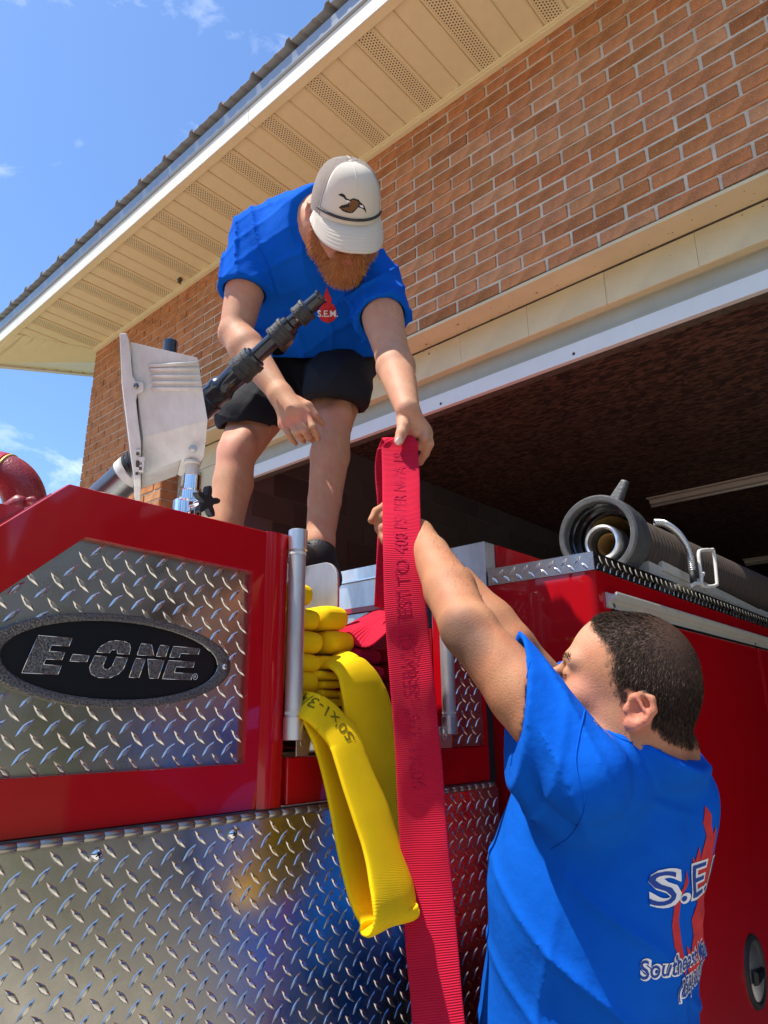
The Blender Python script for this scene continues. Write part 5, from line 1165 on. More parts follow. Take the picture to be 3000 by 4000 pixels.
# T-shirt
def under(parts, off, planes):
    U_ = SDF()
    for a_ in parts: U_.cone(*a_)
    def fn(p):
        d = U_(p)-off
        for o_, n_, rad_ in planes: q = p-o_; al_ = q@n_; d = np.where(np.linalg.norm(q-al_[:, None]*n_, axis=1) < rad_+1.2*np.abs(al_), np.maximum(d, al_), d)
        return d
    return fn
T = SDF(); hipc = lerp3(hL, hR, .5)
nb_ = HcL+ML@np.array([0, -.055, -.082])
T._a('u', .01, P(1250, 1100, 2.05)-.6, P(1250, 1100, 2.05)+.6, under([(HcL+ML@np.array([0, -.03, -.055]), nk, .070, .080, .03), (nk, hipc, .14, .14, .05), (sR, sL, .062, .062, .03), (sR, lerp3(sR, eR, .8), .062, .057, .01), (sL, lerp3(sL, eL, .8), .062, .055, .01)], .006, [(nb_, nrm(HcL-nk), .16)]))
chest = lerp3(lerp3(sR, sL, .5), hipc, .35); T.cone(lerp3(sR, sL, .5)+CF*.02, hipc-CU*.0, .146, .148, .06, flat=CF, f=.78)
T.cone(sR+CR*.03, sL-CR*.03, .074, .070, .04); T.cone(nk+CF*.03, lerp3(sR, sL, .5), .085, .10, .05); T.cone(lerp3(sR, sL, .3), lerp3(sR, sL, .7), .10, .10, .05)
sl0, sl1 = lerp3(sR, eR, .02), lerp3(sR, eR, .74); T.cone(sR, sl1, .070, .072, .03)
sm0, sm1 = sL, lerp3(sL, eL, .70); T.cone(sL, sm1, .066, .070, .03)
T.ell(P(1165, 900, 2.10), (.12, .12, .10), None, .06); T.cone(HcL+ML@np.array([0, -.062, -.118]), nk+CF*.02, .080, .11, .05)
T.cone(P(1080, 1120, 2.1), P(1105, 1350, 2.2), .12, .11, .06); T.cone(P(1345, 1180, 2.02), P(1315, 1330, 2.16), .085, .095, .05)
T.cone(P(1060, 1200, 2.12), P(1010, 1420, 2.28), .07, .06, .05); T.cone(P(1430, 1270, 2.1), P(1415, 1400, 2.2), .055, .045, .05)
T.cone(P(1150, 1330, 2.12), P(1400, 1330, 2.12), .075, .07, .05)
for s_, e_, f1, f2 in ((sR, eR, .50, .75), (sL, eL, .42, .70)):
    T.cone(lerp3(s_, e_, f1+.05), lerp3(s_, e_, f2+.1), .058, .064, .003, '-')
def cutat(S_, s_, e_, t, rad):
    o_ = lerp3(s_, e_, t); n_ = nrm(e_-s_)
    def fn(p):
        q = p-o_; along = q@n_; rd = np.linalg.norm(q-along[:, None]*n_, axis=1); return np.where(rd < rad, along, -1.)
    S_.ops.append(('cut', .003, o_-.25, o_+.25, fn))
cutat(T, sR, eR, .60, .16); cutat(T, sL, eL, .53, .15)
hemn = nrm(-CU*.95+CF*.35); T.half(P(1230, 1398, 2.05), hemn, .004)
pass
def tw(p):
    a = folds(p, CR*.9+CU*.3, 13, 3, 1.1, 3)*.9; b_ = folds(p, CR*.5-CU*.8, 12, 12, 1.2, 3)*.8
    wA = np.clip(1-np.linalg.norm(p-P(1010, 1010, 1.95), axis=1)/.22, 0, 1); wB = np.clip(1-np.linalg.norm(p-P(1400, 1230, 1.9), axis=1)/.30, 0, 1); wC = np.clip(1-np.abs((p-P(1200, 1330, 2.1))@CU)/.14, 0, 1)
    return -(.015*a*(.35+wA+.5*wC)+.015*b_*(.25+wB)+.003*wn3(p, 6, 7))
T.warp(tw, [-9]*3, [9]*3)
T.cone(P(1130, 1360, 2.13), P(1400, 1365, 2.13), .085, .08, .04); T.half(P(1230, 1400, 2.05), hemn, .003)
o, Vt, Qt = cloth('t_shirt', T, .0042, M['shirt'], pL, 2)
clip_inside(B, T, P(1250, 1100, 2.05), .45, (HcL, .135), (nb_-nrm(HcL-nk)*.012, nrm(HcL-nk)), [(lerp3(sR, eR, .575), nrm(eR-sR), [sR, eR, wR, hy(560, 800, 1.69)]), (lerp3(sL, eL, .505), nrm(eL-sL), [sL, eL, wL, hz(1000, 1300, 1.54)])], (P(1230, 1385, 2.05)+hemn*.05, hemn))
V, Q = surf(B, .0034); V = smooth_mesh(V, Q, 2, .5); N_ = vnormals(V, Q)
pale = (.54, .265, .155); redk = (.62, .20, .14)
kn_ = [hy(700, 590, 1.69), hy(560, 660, 1.69), hy(415, 705, 1.69), hy(275, 745, 1.70)]
WL = lambda x, y, z: HcL+ML@np.array([x, y, z])
spots = [(q, .022, redk, .6) for q in kn_]+[(kL-CF*.04, .06, (.62, .25, .18), .6), (kR-CF*.04, .07, (.62, .25, .18), .5), (WL(0, .118, -.04), .022, (.62, .2, .15), .5), (WL(.03, .08, -.045), .035, (.60, .22, .16), .5), (WL(-.03, .08, -.045), .035, (.60, .22, .16), .5), (WL(0, .10, -.0795), .018, (.50, .13, .11), .9), (WL(.08, -.01, -.01), .03, (.65, .22, .16), .4), (WL(-.08, -.01, -.01), .03, (.65, .22, .16), .6)]
spots += [(hz(590, 1230, 1.466), .0115, (.80, .62, .52), .9)]
mesh_np('body', V, Q, M['skin'], pL, True, attr={'Col': ('FLOAT_COLOR', skin_cols(V, N_, pale, spots))})
VbL, QbL, NbL = V, Q, N_
# thumb nail
c_ = hz(588, 1230, 1.4665); u1, u2 = nrm(hz(650, 1230, 1.4665)-c_), None; u2 = nrm(hz(560, 1300, 1.4665)-hz(600, 1150, 1.4665)); nn = -CF
Vn = []; Fn = []
for i in range(7):
    for j in range(7):
        a, b = (i-3)/3, (j-3)/3; r_ = 1-.12*(a*a*b*b*4); Vn.append(c_+u1*a*.0072*r_+u2*b*.0085*r_+nn*(.0008-.0028*a*a-.0010*b*b))
for i in range(6):
    for j in range(6): Fn.append((i*7+j, i*7+j+1, i*7+8+j, i*7+7+j))
mnail = mat('nail', (.78, .52, .44), .25, spec=.6); fix_normals(mesh_np('thumbnail', Vn, Fn, mnail, pL, True))

bt = bvh_of(Vt, Qt)
co = P(1275, 1195, 1.85); nc_ = -nrm(co); uc = nrm(CR-nc_*(CR@nc_)); wc = np.cross(nc_, uc); wc = wc if wc@CU > 0 else -wc
k_ = 1.55/FPX
fl_ = [(-32, -60), (-22, -72), (0, -80), (28, -74), (46, -56), (50, -30), (42, -6), (34, 8), (30, -4), (24, 10), (26, 34), (12, 62), (4, 86), (-6, 62), (-12, 40), (-22, 14), (-34, -10), (-40, -36)]
decal(poly_vf([(a*k_, b*k_) for a, b in fl_], .01), co, uc, wc, nc_, bt, M['print_red'], 'chest_print', pL, .0015)
V2, F2 = tri_text('S.E.M.', 42*k_, .0006, align='CENTER'); decal((V2+np.array([6*k_, -50*k_]), F2), co, uc, wc, nc_, bt, M['white'], 'chest_lettering', pL, .0028)
# shorts
Hh = SDF()
Hh.cone(hR+CU*.06, hL+CU*.06, .118, .118, .05, flat=CF, f=.9); Hh.cone(hipc+CU*.09, hipc-CU*.03, .15, .13, .05)
kRh, kLh = P(962, 1632, 2.02), P(1318, 1540, 1.99)
Hh.cone(hR, kRh, .115, .088, .05); Hh.cone(hL+CU*.02, kLh, .115, .096, .05)
cutn = lambda o_, n_, rad: Hh.ops.append(('cut', .003, o_-.3, o_+.3, lambda p: np.where(np.linalg.norm(p-o_, axis=1) < rad, (p-o_)@nrm(n_), -1.)))
Hh.half(P(960, 1681, 2.0), nrm(-CU+CR*-.02+CF*.15), .004)
Hh.ops.append(('cut', .004, P(1320, 1560, 2.0)-.2, P(1320, 1560, 2.0)+.2, lambda p: np.where((p-P(1165, 1500, 2.0))@CR > 0, (p-P(1320, 1580, 2.0))@nrm(-CU+CR*-.15-CF*.1), -1.)))
Hh.cone(lerp3(hR, kR, .75), lerp3(hR, kR, 1.3), .0745, .072, .004, '-'); Hh.cone(lerp3(hL, kL, .55), lerp3(hL, kL, 1.25), .074, .072, .004, '-')
Hh.warp(lambda p: -(.006*folds(p, CU*.8+CR*.5, 9, 5, .8, 3)+.005*folds(p, CR*.9-CU*.4, 11, 15, .6, 3)), [-9]*3, [9]*3)
cloth('shorts', Hh, .005, M['shorts'], pL, 2)
# shoes
for a2, dr in ((aL, nrm(-CF*np.array([1, 1, 0])*.9-CR*.35)), (aR, nrm(-CF*np.array([1, 1, 0])-CR*.2))):
    dr[2] = 0; dr = nrm(dr); So = SDF(); f0 = np.array([a2[0], a2[1], a2[2]-.085]); So.cone(a2+np.array([0, 0, -.03])+dr*.01, f0+np.array([0, 0, .02])-dr*.02, .041, .038, .02); So.cone(f0-dr*.05, f0+dr*.12, .036, .040, .02); So.cone(a2+np.array([0, 0, -.035]), f0+dr*.11+np.array([0, 0, .01]), .037, .030, .02)
    So.half(f0+np.array([0, 0, -.024]), (0, 0, -1)); Vs, Qs = surf(So, .004); sh_ = mesh_np('shoe', smooth_mesh(Vs, Qs, 2), Qs, M['shoe'], pL, True)
    for i in range(6):
        q = a2+np.array([0, 0, -.036-.006*i])+dr*(.020+.018*i); sd = np.cross(dr, [0, 0, 1]); m_ = MB(); m_.tube([q-sd*.024+(0, 0, .012), q+(0, 0, .037), q+sd*.024+(0, 0, .012)], .0028, 8); m_.build('lace', M['black_rubber'], sh_, True)
# cap
def capd(u, v):   # dome: u azimuth (0 = front), v 0 rim..1 top ; head-local coordinates
    rx, ry = .0890, .112; h_ = .118+.012*math.cos(u)*(1-v); ph = v*math.pi/2; pw = .62
    cx = math.cos(ph)**pw; rr = 1-.035*v
    x = rx*cx*math.sin(u)*rr; y = ry*cx*math.cos(u)*rr-.005; z = .002+(h_+.010)*math.sin(ph)**.92
    return x, y, z
NU, NVv = 72, 26
V = []; 
for j in range(NVv):
    for i in range(NU): V.append(WL(*capd(2*math.pi*i/NU, j/(NVv-1)*.999)))
front = [i for i in range(NU) if abs(((i/NU*360+180) % 360)-180) < 62]
fs = set(front)
Ff, Fm = [], []
for j in range(NVv-1):
    for i in range(NU):
        q = (j*NU+i, j*NU+(i+1) % NU, (j+1)*NU+(i+1) % NU, (j+1)*NU+i); lim = j < 20
        (Ff if (i in fs and (i+1) % NU in fs | {max(fs)}) else Fm).append(q)
cap0 = mesh_np('cap', V, Ff, M['cap'], pL, True); so = cap0.modifiers.new('s', 'SOLIDIFY'); so.thickness = .0022; so.offset = 0
capm = mesh_np('cap_mesh_panel', V, Fm, M['cap_mesh'], cap0, True); so = capm.modifiers.new('s', 'SOLIDIFY'); so.thickness = .0018; so.offset = 0
def seam(us, name='cap_seam', r_=.0012, m=M['cap']):
    m_ = MB(); m_.tube([WL(*(np.array(capd(u, v))*np.array([1.012, 1.012, 1.0])+np.array([0, 0, .0006]))) for u, v in us], r_, 8); m_.build(name, m, cap0, True)
for u in (math.pi, R(62), R(-62), R(120), R(-120)): seam([(u, v) for v in np.linspace(0, .995, 22)])
seam([(0, v) for v in np.linspace(.52, .995, 14)], r_=.0014)
m_ = MB(); m_.lathe(WL(*capd(0, .999)), ML[:, 2], [(-.002, .0075), (.001, .007), (.0035, .003), (.0036, 0)], 20); m_.build('cap_button', M['cap'], cap0, True)
# brim
V = []; nb, mb_ = 40, 14
def brim(s_, t):
    u = s_*R(76); x0, y0, _ = capd(u, 0); L_ = .074*(1-abs(s_)**2.6)**.75; 
    x = x0*1.0+ (x0*.10)*t; y = y0-.002+L_*t; z = .017-.004*(x/.085)**2-.014*(x/.085)**2*max(t, 0)-.030*t*abs(t)*(L_/.074)-.006*t+ .004
    return x, y, z
for off in (0, -.0034):
    for j in range(mb_):
        for i in range(nb+1): x, y, z = brim(-1+2*i/nb, j/(mb_-1)*1.1-.1); V.append(WL(x, y, z+off))
F = []; n1 = (nb+1)*mb_
for j in range(mb_-1):
    for i in range(nb):
        a = j*(nb+1)+i; F += [(a, a+1, a+nb+2, a+nb+1), (n1+a, n1+a+nb+1, n1+a+nb+2, n1+a+1)]
for i in range(nb):
    for j in (0, mb_-1): a = j*(nb+1)+i; F.append((a, a+1, n1+a+1, n1+a))
for j in range(mb_-1):
    for i in (0, nb): a = j*(nb+1)+i; F.append((a, a+nb+1, n1+a+nb+1, n1+a))
fix_normals(mesh_np('brim', V, F, M['cap'], cap0, True))
for j in range(1, 7):
    m_ = MB(); t_ = .30+.11*j; m_.tube([WL(*(np.array(brim(s_, t_))+np.array([0, 0, .0002]))) for s_ in np.linspace(-.93, .93, 36)], .0006, 6); m_.build('brim_stitch', M['cap'], cap0, True)
m_ = MB(); m_.tube([WL(*(np.array(capd(R(u), .13))*np.array([1.02, 1.02, 1])+np.array([0, .002, 0]))) for u in np.linspace(-66, 66, 44)], .0034, 10); m_.build('cap_rope', M['dark_knurl'], cap0, True)
# embroidered duck on the front panel
Vc = np.array([v.co[:] for v in cap0.data.vertices]); bc = BVHTree.FromPolygons([tuple(v) for v in Vc], [tuple(f) for f in Ff])
dc = WL(-.004, .10, .068); nd = ML[:, 1]; ud = -ML[:, 0]*1.0; wd_ = ML[:, 2]
ud = ud if ud@CR > 0 else -ud
def dk(poly, m, off): decal(poly_vf([(x*.0015, y*.00145) for x, y in poly], .006), dc, ud, wd_, nd, bc, m, 'duck_embroidery', cap0, off)
dk([(-25, 9), (-20, 12), (-16, 11), (-13, 7), (-8, 6), (-2, 7), (6, 6), (12, 2), (17, -2), (20, -8), (22, -14), (17, -8), (12, -5), (6, -4), (-2, -2), (-9, 2), (-14, 4), (-18, 7), (-25, 8)], M['black_gloss'], .0014)
dk([(-10, 5), (-2, 9), (7, 7), (10, 2), (6, -4), (2, -9), (-2, -13), (-6, -14), (-12, -14), (-18, -13), (-24, -9), (-20, -5), (-14, -2), (-10, 0)], M['black_gloss'], .0018)
dk([(-8, 4), (-2, 7), (5, 5), (7, 1), (3, -3), (-4, -6), (-9, -2)], M['duck_brown'], .0024)
for i in range(6): a = i*3.1; dk([(-7+a*.7, -4+a*.25), (-20+a*.9, -9-a*.15), (-20+a*1.0+.6, -10.6-a*.12), (-5.6+a*.75, -4.6+a*.22)], M['duck_brown'], .0024)
dk([(-14, 4.5), (-9, 4.5), (-7, 2), (-12, 2.2)], M['white'], .0024); dk([(8, 0), (14, -1), (16, -5), (10, -3)], M['white'], .0024)
# beard: solid base and strands
Bd = SDF(); Eb = lambda c, r_, k=.02: Bd.ell(WL(*c), r_, ML, k)
Eb((0, .052, -.108), (.056, .046, .040)); Eb((0, .060, -.130), (.044, .038, .032), .03); Eb((.040, .030, -.085), (.030, .036, .042)); Eb((-.040, .030, -.085), (.030, .036, .042))
Bd.cone(WL(.070, .006, -.020), WL(.064, .016, -.080), .014, .028, .02); Bd.cone(WL(-.070, .006, -.020), WL(-.064, .016, -.080), .014, .028, .02)
Bd.cone(WL(-.028, .092, -.068), WL(0, .101, -.0615), .008, .0085, .008); Bd.cone(WL(.028, .092, -.068), WL(0, .101, -.0615), .008, .0085, .008)
for s_ in (1, -1): Bd.cone(WL(.028*s_, .090, -.070), WL(.030*s_, .080, -.100), .010, .016, .012)
Bd.ell(WL(0, .106, -.0785), (.019, .016, .0065), ML, .004, '-')
Vb, Qb = surf(Bd, .003); Vb = smooth_mesh(Vb, Qb, 1); Nb = vnormals(Vb, Qb)
mesh_np('beard', Vb, Qb, M['beard_dark'], pL, True)
down = -ML[:, 2]; fwd = ML[:, 1]
def bflow(p): r_ = (p-HcL)@ML; f_ = np.tile(down*.9+fwd*.25, (len(p), 1))+np.outer(np.sign(r_[:, 0])*np.clip(np.abs(r_[:, 0])/.06, 0, 1)*.25, ML[:, 0]); return f_
al = np.ones(len(Vb), bool)
for (n_, m_, ln_, wd2, lf) in ((6500, M['beard'], .013, .0011, .6), (2200, M['beard_dark'], .012, .0011, .4), (500, M['blond'], .016, .0007, .9)):
    p, n2 = pick(Vb, Qb, Nb, al, n_); strands('beard_hair', p, n2, bflow(p), ln_, wd2, m_, pL, lift=lf, jit=.16, curl=.10)
# arm and leg hair in the light
rl = (VbL-lerp3(eL, wL, .5)); mk = (np.linalg.norm(rl, axis=1) < .15) & ((NbL@CR) > -.2); rl2 = VbL-lerp3(eR, wR, .1); mk2 = (np.linalg.norm(rl2, axis=1) < .13) & ((NbL@CR) < .3)
for mk_, n_, dr in ((mk, 700, nrm(wL-eL)), (mk2, 500, nrm(wR-eR))):
    p, n2 = pick(VbL, QbL, NbL, mk_, n_); strands('arm_hair', p, n2, np.tile(dr, (n_, 1)), .010, .00035, M['blond'], pL, lift=.35, jit=.3)
# ----------------------------------------------------------------- the man on the ground, seen from behind his left side
G1 = GZ/1.1            # this man is modelled at ten elevenths and brought to full size at the end
pR = empty('person', (1.1, .5, GZ)); tag(pR, 'dark-haired man in a blue printed T-shirt standing beside the engine, arms raised', 'person')
F_h = nrm(CF*np.array([1, 1, 0])); R_h = nrm(CR*np.array([1, 1, 0])); ZU = np.array([0, 0, 1.])
bf = -R_h*math.cos(R(18))+F_h*math.sin(R(18)); blat = -(np.cross(bf, ZU))      # forward, and his left
HcR = P(2474, 2682, .985); vR = nrm(HcR); sr_ = nrm(np.cross(vR, CU)); tr2 = np.cross(sr_, vR)
a_ = R(12); fw = (-sr_*math.cos(a_)+tr2*math.sin(a_))*math.cos(R(4))+vR*math.sin(R(4)); upv = tr2*math.cos(a_)+sr_*math.sin(a_); MR = frame(fw, upv)
WR = lambda x, y, z: HcR+MR@np.array([x, y, z])
sL2, eL2, wL2 = P(2285, 3000, .885), P(1822, 2448, 1.01), P(1640, 2085, 1.25); sR2, eR2, wR2 = P(2300, 2900, 1.24), P(1985, 2530, 1.22), P(1800, 2275, 1.29)
nk2 = P(2535, 2935, 1.03); C1, C2 = P(2385, 3140, 1.07), P(2315, 4150, 1.10)
B = SDF(); head_sdf(B, HcR, MR, ear=(1, -1), jaw=1.0, fat=.90, nose=1.18, bk=.020, esc=.74, edn=.018)
B.cone(WR(0, -.026, -.06), nk2, .058, .064, .02); B.cone(nk2, C1, .06, .09, .03); B.cone(C1, C2, .10, .11, .05); B.cone(sL2, sR2, .045, .045, .02)
u_ = lerp3(sL2, eL2, .5); B.cone(sL2, u_, .052, .046, .01); B.cone(u_, eL2, .046, .037, .01)
B.ell(P(1792, 2496, .99), (.015, .015, .017), None, .02); B.ell(P(1880, 2425, .995), (.016, .016, .018), None, .02)
b_ = P(1758, 2305, 1.09); B.cone(eL2, b_, .0385, .040, .010); B.cone(b_, lerp3(b_, wL2, .6), .040, .0315, .010); B.cone(lerp3(b_, wL2, .6), wL2, .030, .0255, .010)
B.cone(sR2, eR2, .055, .044, .03); B.cone(eR2, lerp3(eR2, wR2, .35), .044, .042, .02); B.cone(lerp3(eR2, wR2, .35), wR2, .042, .030, .02)
Z3 = 550/1659
hq = lambda x, y, d: P(1400+x*Z3, 1900+y*Z3, d*.925)
hand(B, wL2, [
    [hq(560, 500, 1.40), hq(480, 440, 1.43), hq(420, 400, 1.45), hq(370, 370, 1.46)],
    [hq(470, 260, 1.40), hq(330, 235, 1.44), hq(215, 300, 1.44), hq(155, 400, 1.43)],
    [hq(470, 350, 1.39), hq(340, 345, 1.43), hq(240, 385, 1.44), hq(235, 500, 1.43)],
    [hq(480, 440, 1.38), hq(370, 450, 1.42), hq(270, 510, 1.43), hq(280, 600, 1.42)],
    [hq(490, 520, 1.37), hq(400, 560, 1.40), hq(320, 620, 1.41), hq(310, 660, 1.41)]],
    [[.015, .0125, .0115, .0095], [.0115, .0105, .0092, .0076], [.0118, .0105, .0095, .0080], [.0112, .0100, .0090, .0078], [.0105, .0090, .0082, .0072]],
    [hq(470, 260, 1.40), hq(470, 350, 1.39), hq(480, 440, 1.38), hq(490, 520, 1.37)], .0125)
hr = lambda x, y, d: P(x, y, d)
hand(B, wR2, [
    [hr(1760, 2250, 1.30), hr(1720, 2225, 1.31), hr(1690, 2230, 1.31), hr(1670, 2240, 1.31)],
    [hr(1775, 2215, 1.33), hr(1735, 2180, 1.35), hr(1700, 2200, 1.34), hr(1700, 2235, 1.32)],
    [hr(1790, 2235, 1.35), hr(1745, 2210, 1.37), hr(1710, 2230, 1.36), hr(1712, 2262, 1.34)],
    [hr(1800, 2255, 1.37), hr(1758, 2240, 1.39), hr(1725, 2262, 1.37), hr(1728, 2290, 1.35)],
    [hr(1808, 2275, 1.38), hr(1770, 2268, 1.40), hr(1742, 2290, 1.38), hr(1745, 2312, 1.36)]],
    [[.014, .012, .011, .0095]]+[[.0115, .0102, .0094, .0082]]*4, [hr(1775, 2215, 1.33), hr(1790, 2235, 1.35), hr(1800, 2255, 1.37), hr(1808, 2275, 1.38)], .0125)
# T-shirt
T = SDF(); T.cone(P(2372, 3140, 1.075), P(2305, 3500, 1.08), .168, .180, .05, flat=bf, f=.80); T.cone(P(2305, 3500, 1.08), P(2285, 4000, 1.09), .180, .192, .05, flat=bf, f=.80); T.cone(P(2285, 4000, 1.09), P(2290, 4700, 1.10), .192, .19, .05, flat=bf, f=.80)
sS = P(2290, 3030, .93); T.cone(sS, P(2490, 3075, 1.02), .058, .056, .03); T.cone(sS+CR*.02, sR2-CU*.04, .058, .062, .03); T.cone(P(2505, 3090, 1.06), P(2545, 3250, 1.06), .080, .080, .04)
T.cone(P(2530, 2990, 1.04), P(2560, 3100, 1.05), .062, .085, .03); T.cone(P(2600, 2985, 1.07), P(2560, 3100, 1.07), .042, .07, .03)
slv = P(1945, 2760, .95); T.cone(sS-CU*.020, slv, .056, .074, .012, flat=CF, f=.9)
T.cone(P(2220, 3120, .95), P(2070, 2980, .94), .055, .035, .04)
T.cone(sR2, lerp3(sR2, eR2, .7), .080, .078, .05)
T.cone(sS-CU*.012, P(2000, 2765, .95), .056, .068, .012)
nkn = nrm(CR*.44+CU*.90); bx_ = P(2350, 3000, 1.05)
T._a('u', .01, bx_-.6, bx_+.6, under([(WR(0, -.048, -.06), nk2, .066, .080, .02), (nk2, C1, .075, .10, .03)], .0, [(P(2480, 2838, 1.02), nkn, .2)]))
T._a('u', .01, bx_-.6, bx_+.6, under([(sL2-CU*.01, sR2-CU*.02, .048, .05, .03), (sL2-CU*.010, lerp3(sL2, eL2, .8)-CU*.002, .048, .050, .01), (sR2, lerp3(sR2, eR2, .7), .058, .054, .01)], .006, []))
T.cone(lerp3(sL2, eL2, .50), lerp3(sL2, eL2, .95), .0475, .0475, .002, '-')
hp_ = P(2010, 2780, .95); hn = nrm(-CR*.985+CU*.13)
T.ops.append(('cut', .003, P(1900, 2750, .95)-.22, P(1900, 2750, .95)+.22, lambda p: np.where((np.linalg.norm(p-P(1850, 2720, .95), axis=1) < .19) & ((p@CF) < 1.12), (p-hp_)@hn, -1.)))
cutat(T, sR2, eR2, .55, .13)
pass; T.half(P(2300, 4560, 1.1), (0, 0, -1), .01)
def tw2(p):
    a = folds(p, CR*.93+CU*.36, 22, 2, .55, 2.6); wA = np.clip(1-np.linalg.norm(p-P(2140, 2900, .9), axis=1)/.17, 0, 1)
    b_ = folds(p, CR*.80+CU*.60, 11, 14, .7, 3); wB = np.clip(((P(2300, 3250, 1)-p)@CU)/.12+.2, 0, 1)*np.clip(1.25-np.abs((p-P(2300, 3600, 1.0))@CR)/.17, .15, 1)
    c = folds(p, CR*.45+CU*.9, 17, 21, .8, 3); wC = np.clip(1-np.linalg.norm(p-P(2680, 3780, 1.0), axis=1)/.15, 0, 1)+np.clip(1-np.linalg.norm(p-P(2560, 3030, .95), axis=1)/.12, 0, 1)*.6
    d = folds(p, CR*.97-CU*.2, 15, 31, .5, 3); wD = np.clip(1-np.abs((p-P(2040, 3600, .95))@CR)/.07, 0, 1)
    hd_ = np.clip(-(p-hp_)@hn/.035, .12, 1)
    return -(.0115*a*wA*hd_+.0095*b_*wB+.009*c*wC+.006*d*wD+.0030*wn3(p, 5, 17))
T.warp(tw2, [-9]*3, [9]*3)
o, Vt, Qt = cloth('t_shirt', T, .0038, M['shirt'], pR, 2)
bt = bvh_of(Vt, Qt)
clip_inside(B, T, P(2350, 3000, 1.05), .6, (HcR, .125), (P(2480, 2850, 1.02), nkn), [(hp_-hn*.001, hn, [sL2, eL2, wL2, hq(400, 450, 1.40)]), (lerp3(sR2, eR2, .45), nrm(eR2-sR2), [sR2, eR2, wR2, P(1740, 2240, 1.33)])])
V, Q = surf(B, .0027); V = smooth_mesh(V, Q, 2, .5); N_ = vnormals(V, Q)
tan_ = (.46, .20, .10); hl = (V-HcR)@MR
spots = [(P(1783, 2505, .968), .055, (.16, .085, .055), .85), (WR(.055, .060, -.04), .05, (.62, .25, .17), .5), (WR(.03, .1, .045), .06, (.66, .38, .26), .4), (WR(0, .125, -.035), .03, (.55, .22, .15), .4), (WR(.088, -.020, -.035), .035, (.62, .20, .13), .6)]
col = skin_cols(V, N_, tan_, spots)
def hairline(z):   # how far forward the hair reaches at each height (head coordinates)
    return np.interp(z, [-.125, -.066, -.056, -.044, -.042, -.030, -.010, .010, .030, .048, .060, .085, .13], [-.3, -.3, -.045, -.034, -.008, .008, .020, .034, .036, .052, .070, .086, .12])
nz_ = .005*wn3(V, 110, 3)+.003*wn3(V, 320, 13)
earm = (np.abs(hl[:, 0]) > .0755) & (hl[:, 1] > -.045) & (hl[:, 1] < .008) & (hl[:, 2] < -.004) & (hl[:, 2] > -.062)
inhead = (np.linalg.norm(V-HcR, axis=1) < .19) & (hl[:, 2] > -.118)
hm = inhead & (hl[:, 1] < hairline(hl[:, 2])+nz_) & ~earm
behind_ear = (hl[:, 2] < -.022) & (hl[:, 1] > -.036) & (hl[:, 1] < .002) & (np.abs(hl[:, 0]) > .05); hm &= ~behind_ear
bl_ = np.clip((hairline(hl[:, 2])+nz_-hl[:, 1])/.016, 0, 1)*np.clip((hl[:, 2]+.068)/.02, 0, 1); bl_ = (bl_*(inhead & ~earm & ~behind_ear))[:, None]*.93
col[:, :3] = col[:, :3]*(1-bl_)+np.array([.022, .013, .009])*bl_
st = inhead & ~hm & (hl[:, 2] < -.030) & (hl[:, 1] > -.01) & (hl[:, 1] < .11); k_ = np.clip((-hl[st, 2]-.03)/.05, 0, 1)[:, None]*.45; col[st, :3] = col[st, :3]*(1-k_)+np.array([.22, .13, .10])*k_*(1+.3*wn3(V[st], 260, 8)[:, None])
mesh_np('body', V, Q, M['skin'], pR, True, attr={'Col': ('FLOAT_COLOR', col)})
# hair
def hflow(p):
    r_ = (p-HcR)@MR; top = np.clip((r_[:, 2]-.02)/.07, 0, 1)[:, None]; back = np.clip(-r_[:, 1]/.08, 0, 1)[:, None]
    side = -MR[:, 2]*.9+MR[:, 1]*.12-MR[:, 1]*0; f_ = (1-top)*(side-.35*back*MR[:, 1]*0)+top*(MR[:, 1]*.9-MR[:, 2]*.25)
    return f_
zf = lambda p: (p-HcR)@MR
for (n_, m_, ln_, wd2, lf) in ((52000, M['hair'], .0080, .00068, .42), (9000, mat('mid_brown_hair', (.12, .07, .042), .45, spec=.25), .0080, .0005, .55), (1500, M['hair_grey'], .0065, .0004, .6)):
    p, n2 = pick(V, Q, N_, hm, n_)
    if m_ is M['hair_grey']: r_ = zf(p); k_ = (r_[:, 2] < .05) & (r_[:, 1] > -.06) ; p, n2 = p[k_], n2[k_]
    hz_ = zf(p); dd = np.clip((hairline(hz_[:, 2])-hz_[:, 1])/.022, .30, 1)*np.clip((hz_[:, 2]+.085)/.03, .3, 1)
    strands('hair', p, n2, hflow(p), ln_*dd, wd2, m_, pR, lift=lf*.8, jit=.16, seg=2)
eb = inhead & (np.abs(hl[:, 2]-(.0165-.06*np.abs(np.abs(hl[:, 0])-.030))) < .0045) & (np.abs(hl[:, 0]) > .012) & (np.abs(hl[:, 0]) < .052) & (hl[:, 1] > .06)
p, n2 = pick(V, Q, N_, eb, 420); side = np.sign(((p-HcR)@MR)[:, 0])[:, None]; strands('eyebrow', p, n2, side*MR[:, 0]*.9-MR[:, 1]*.5+MR[:, 2]*.1, .009, .0007, M['hair'], pR, lift=.45, jit=.2, seg=2)
el_ = inhead & (np.abs(hl[:, 2]+.0095) < .0022) & (np.abs(hl[:, 0]) > .018) & (np.abs(hl[:, 0]) < .046) & (hl[:, 1] > .07)
p, n2 = pick(V, Q, N_, el_, 90); strands('eyelashes', p, n2, np.tile(-MR[:, 2]*.5+MR[:, 1], (90, 1)), .007, .0006, M['hair'], pR, lift=.3, jit=.15, seg=2)
am = (np.linalg.norm(V-P(1760, 2180, 1.13), axis=1) < .13) & ((N_@CR) > -.2)
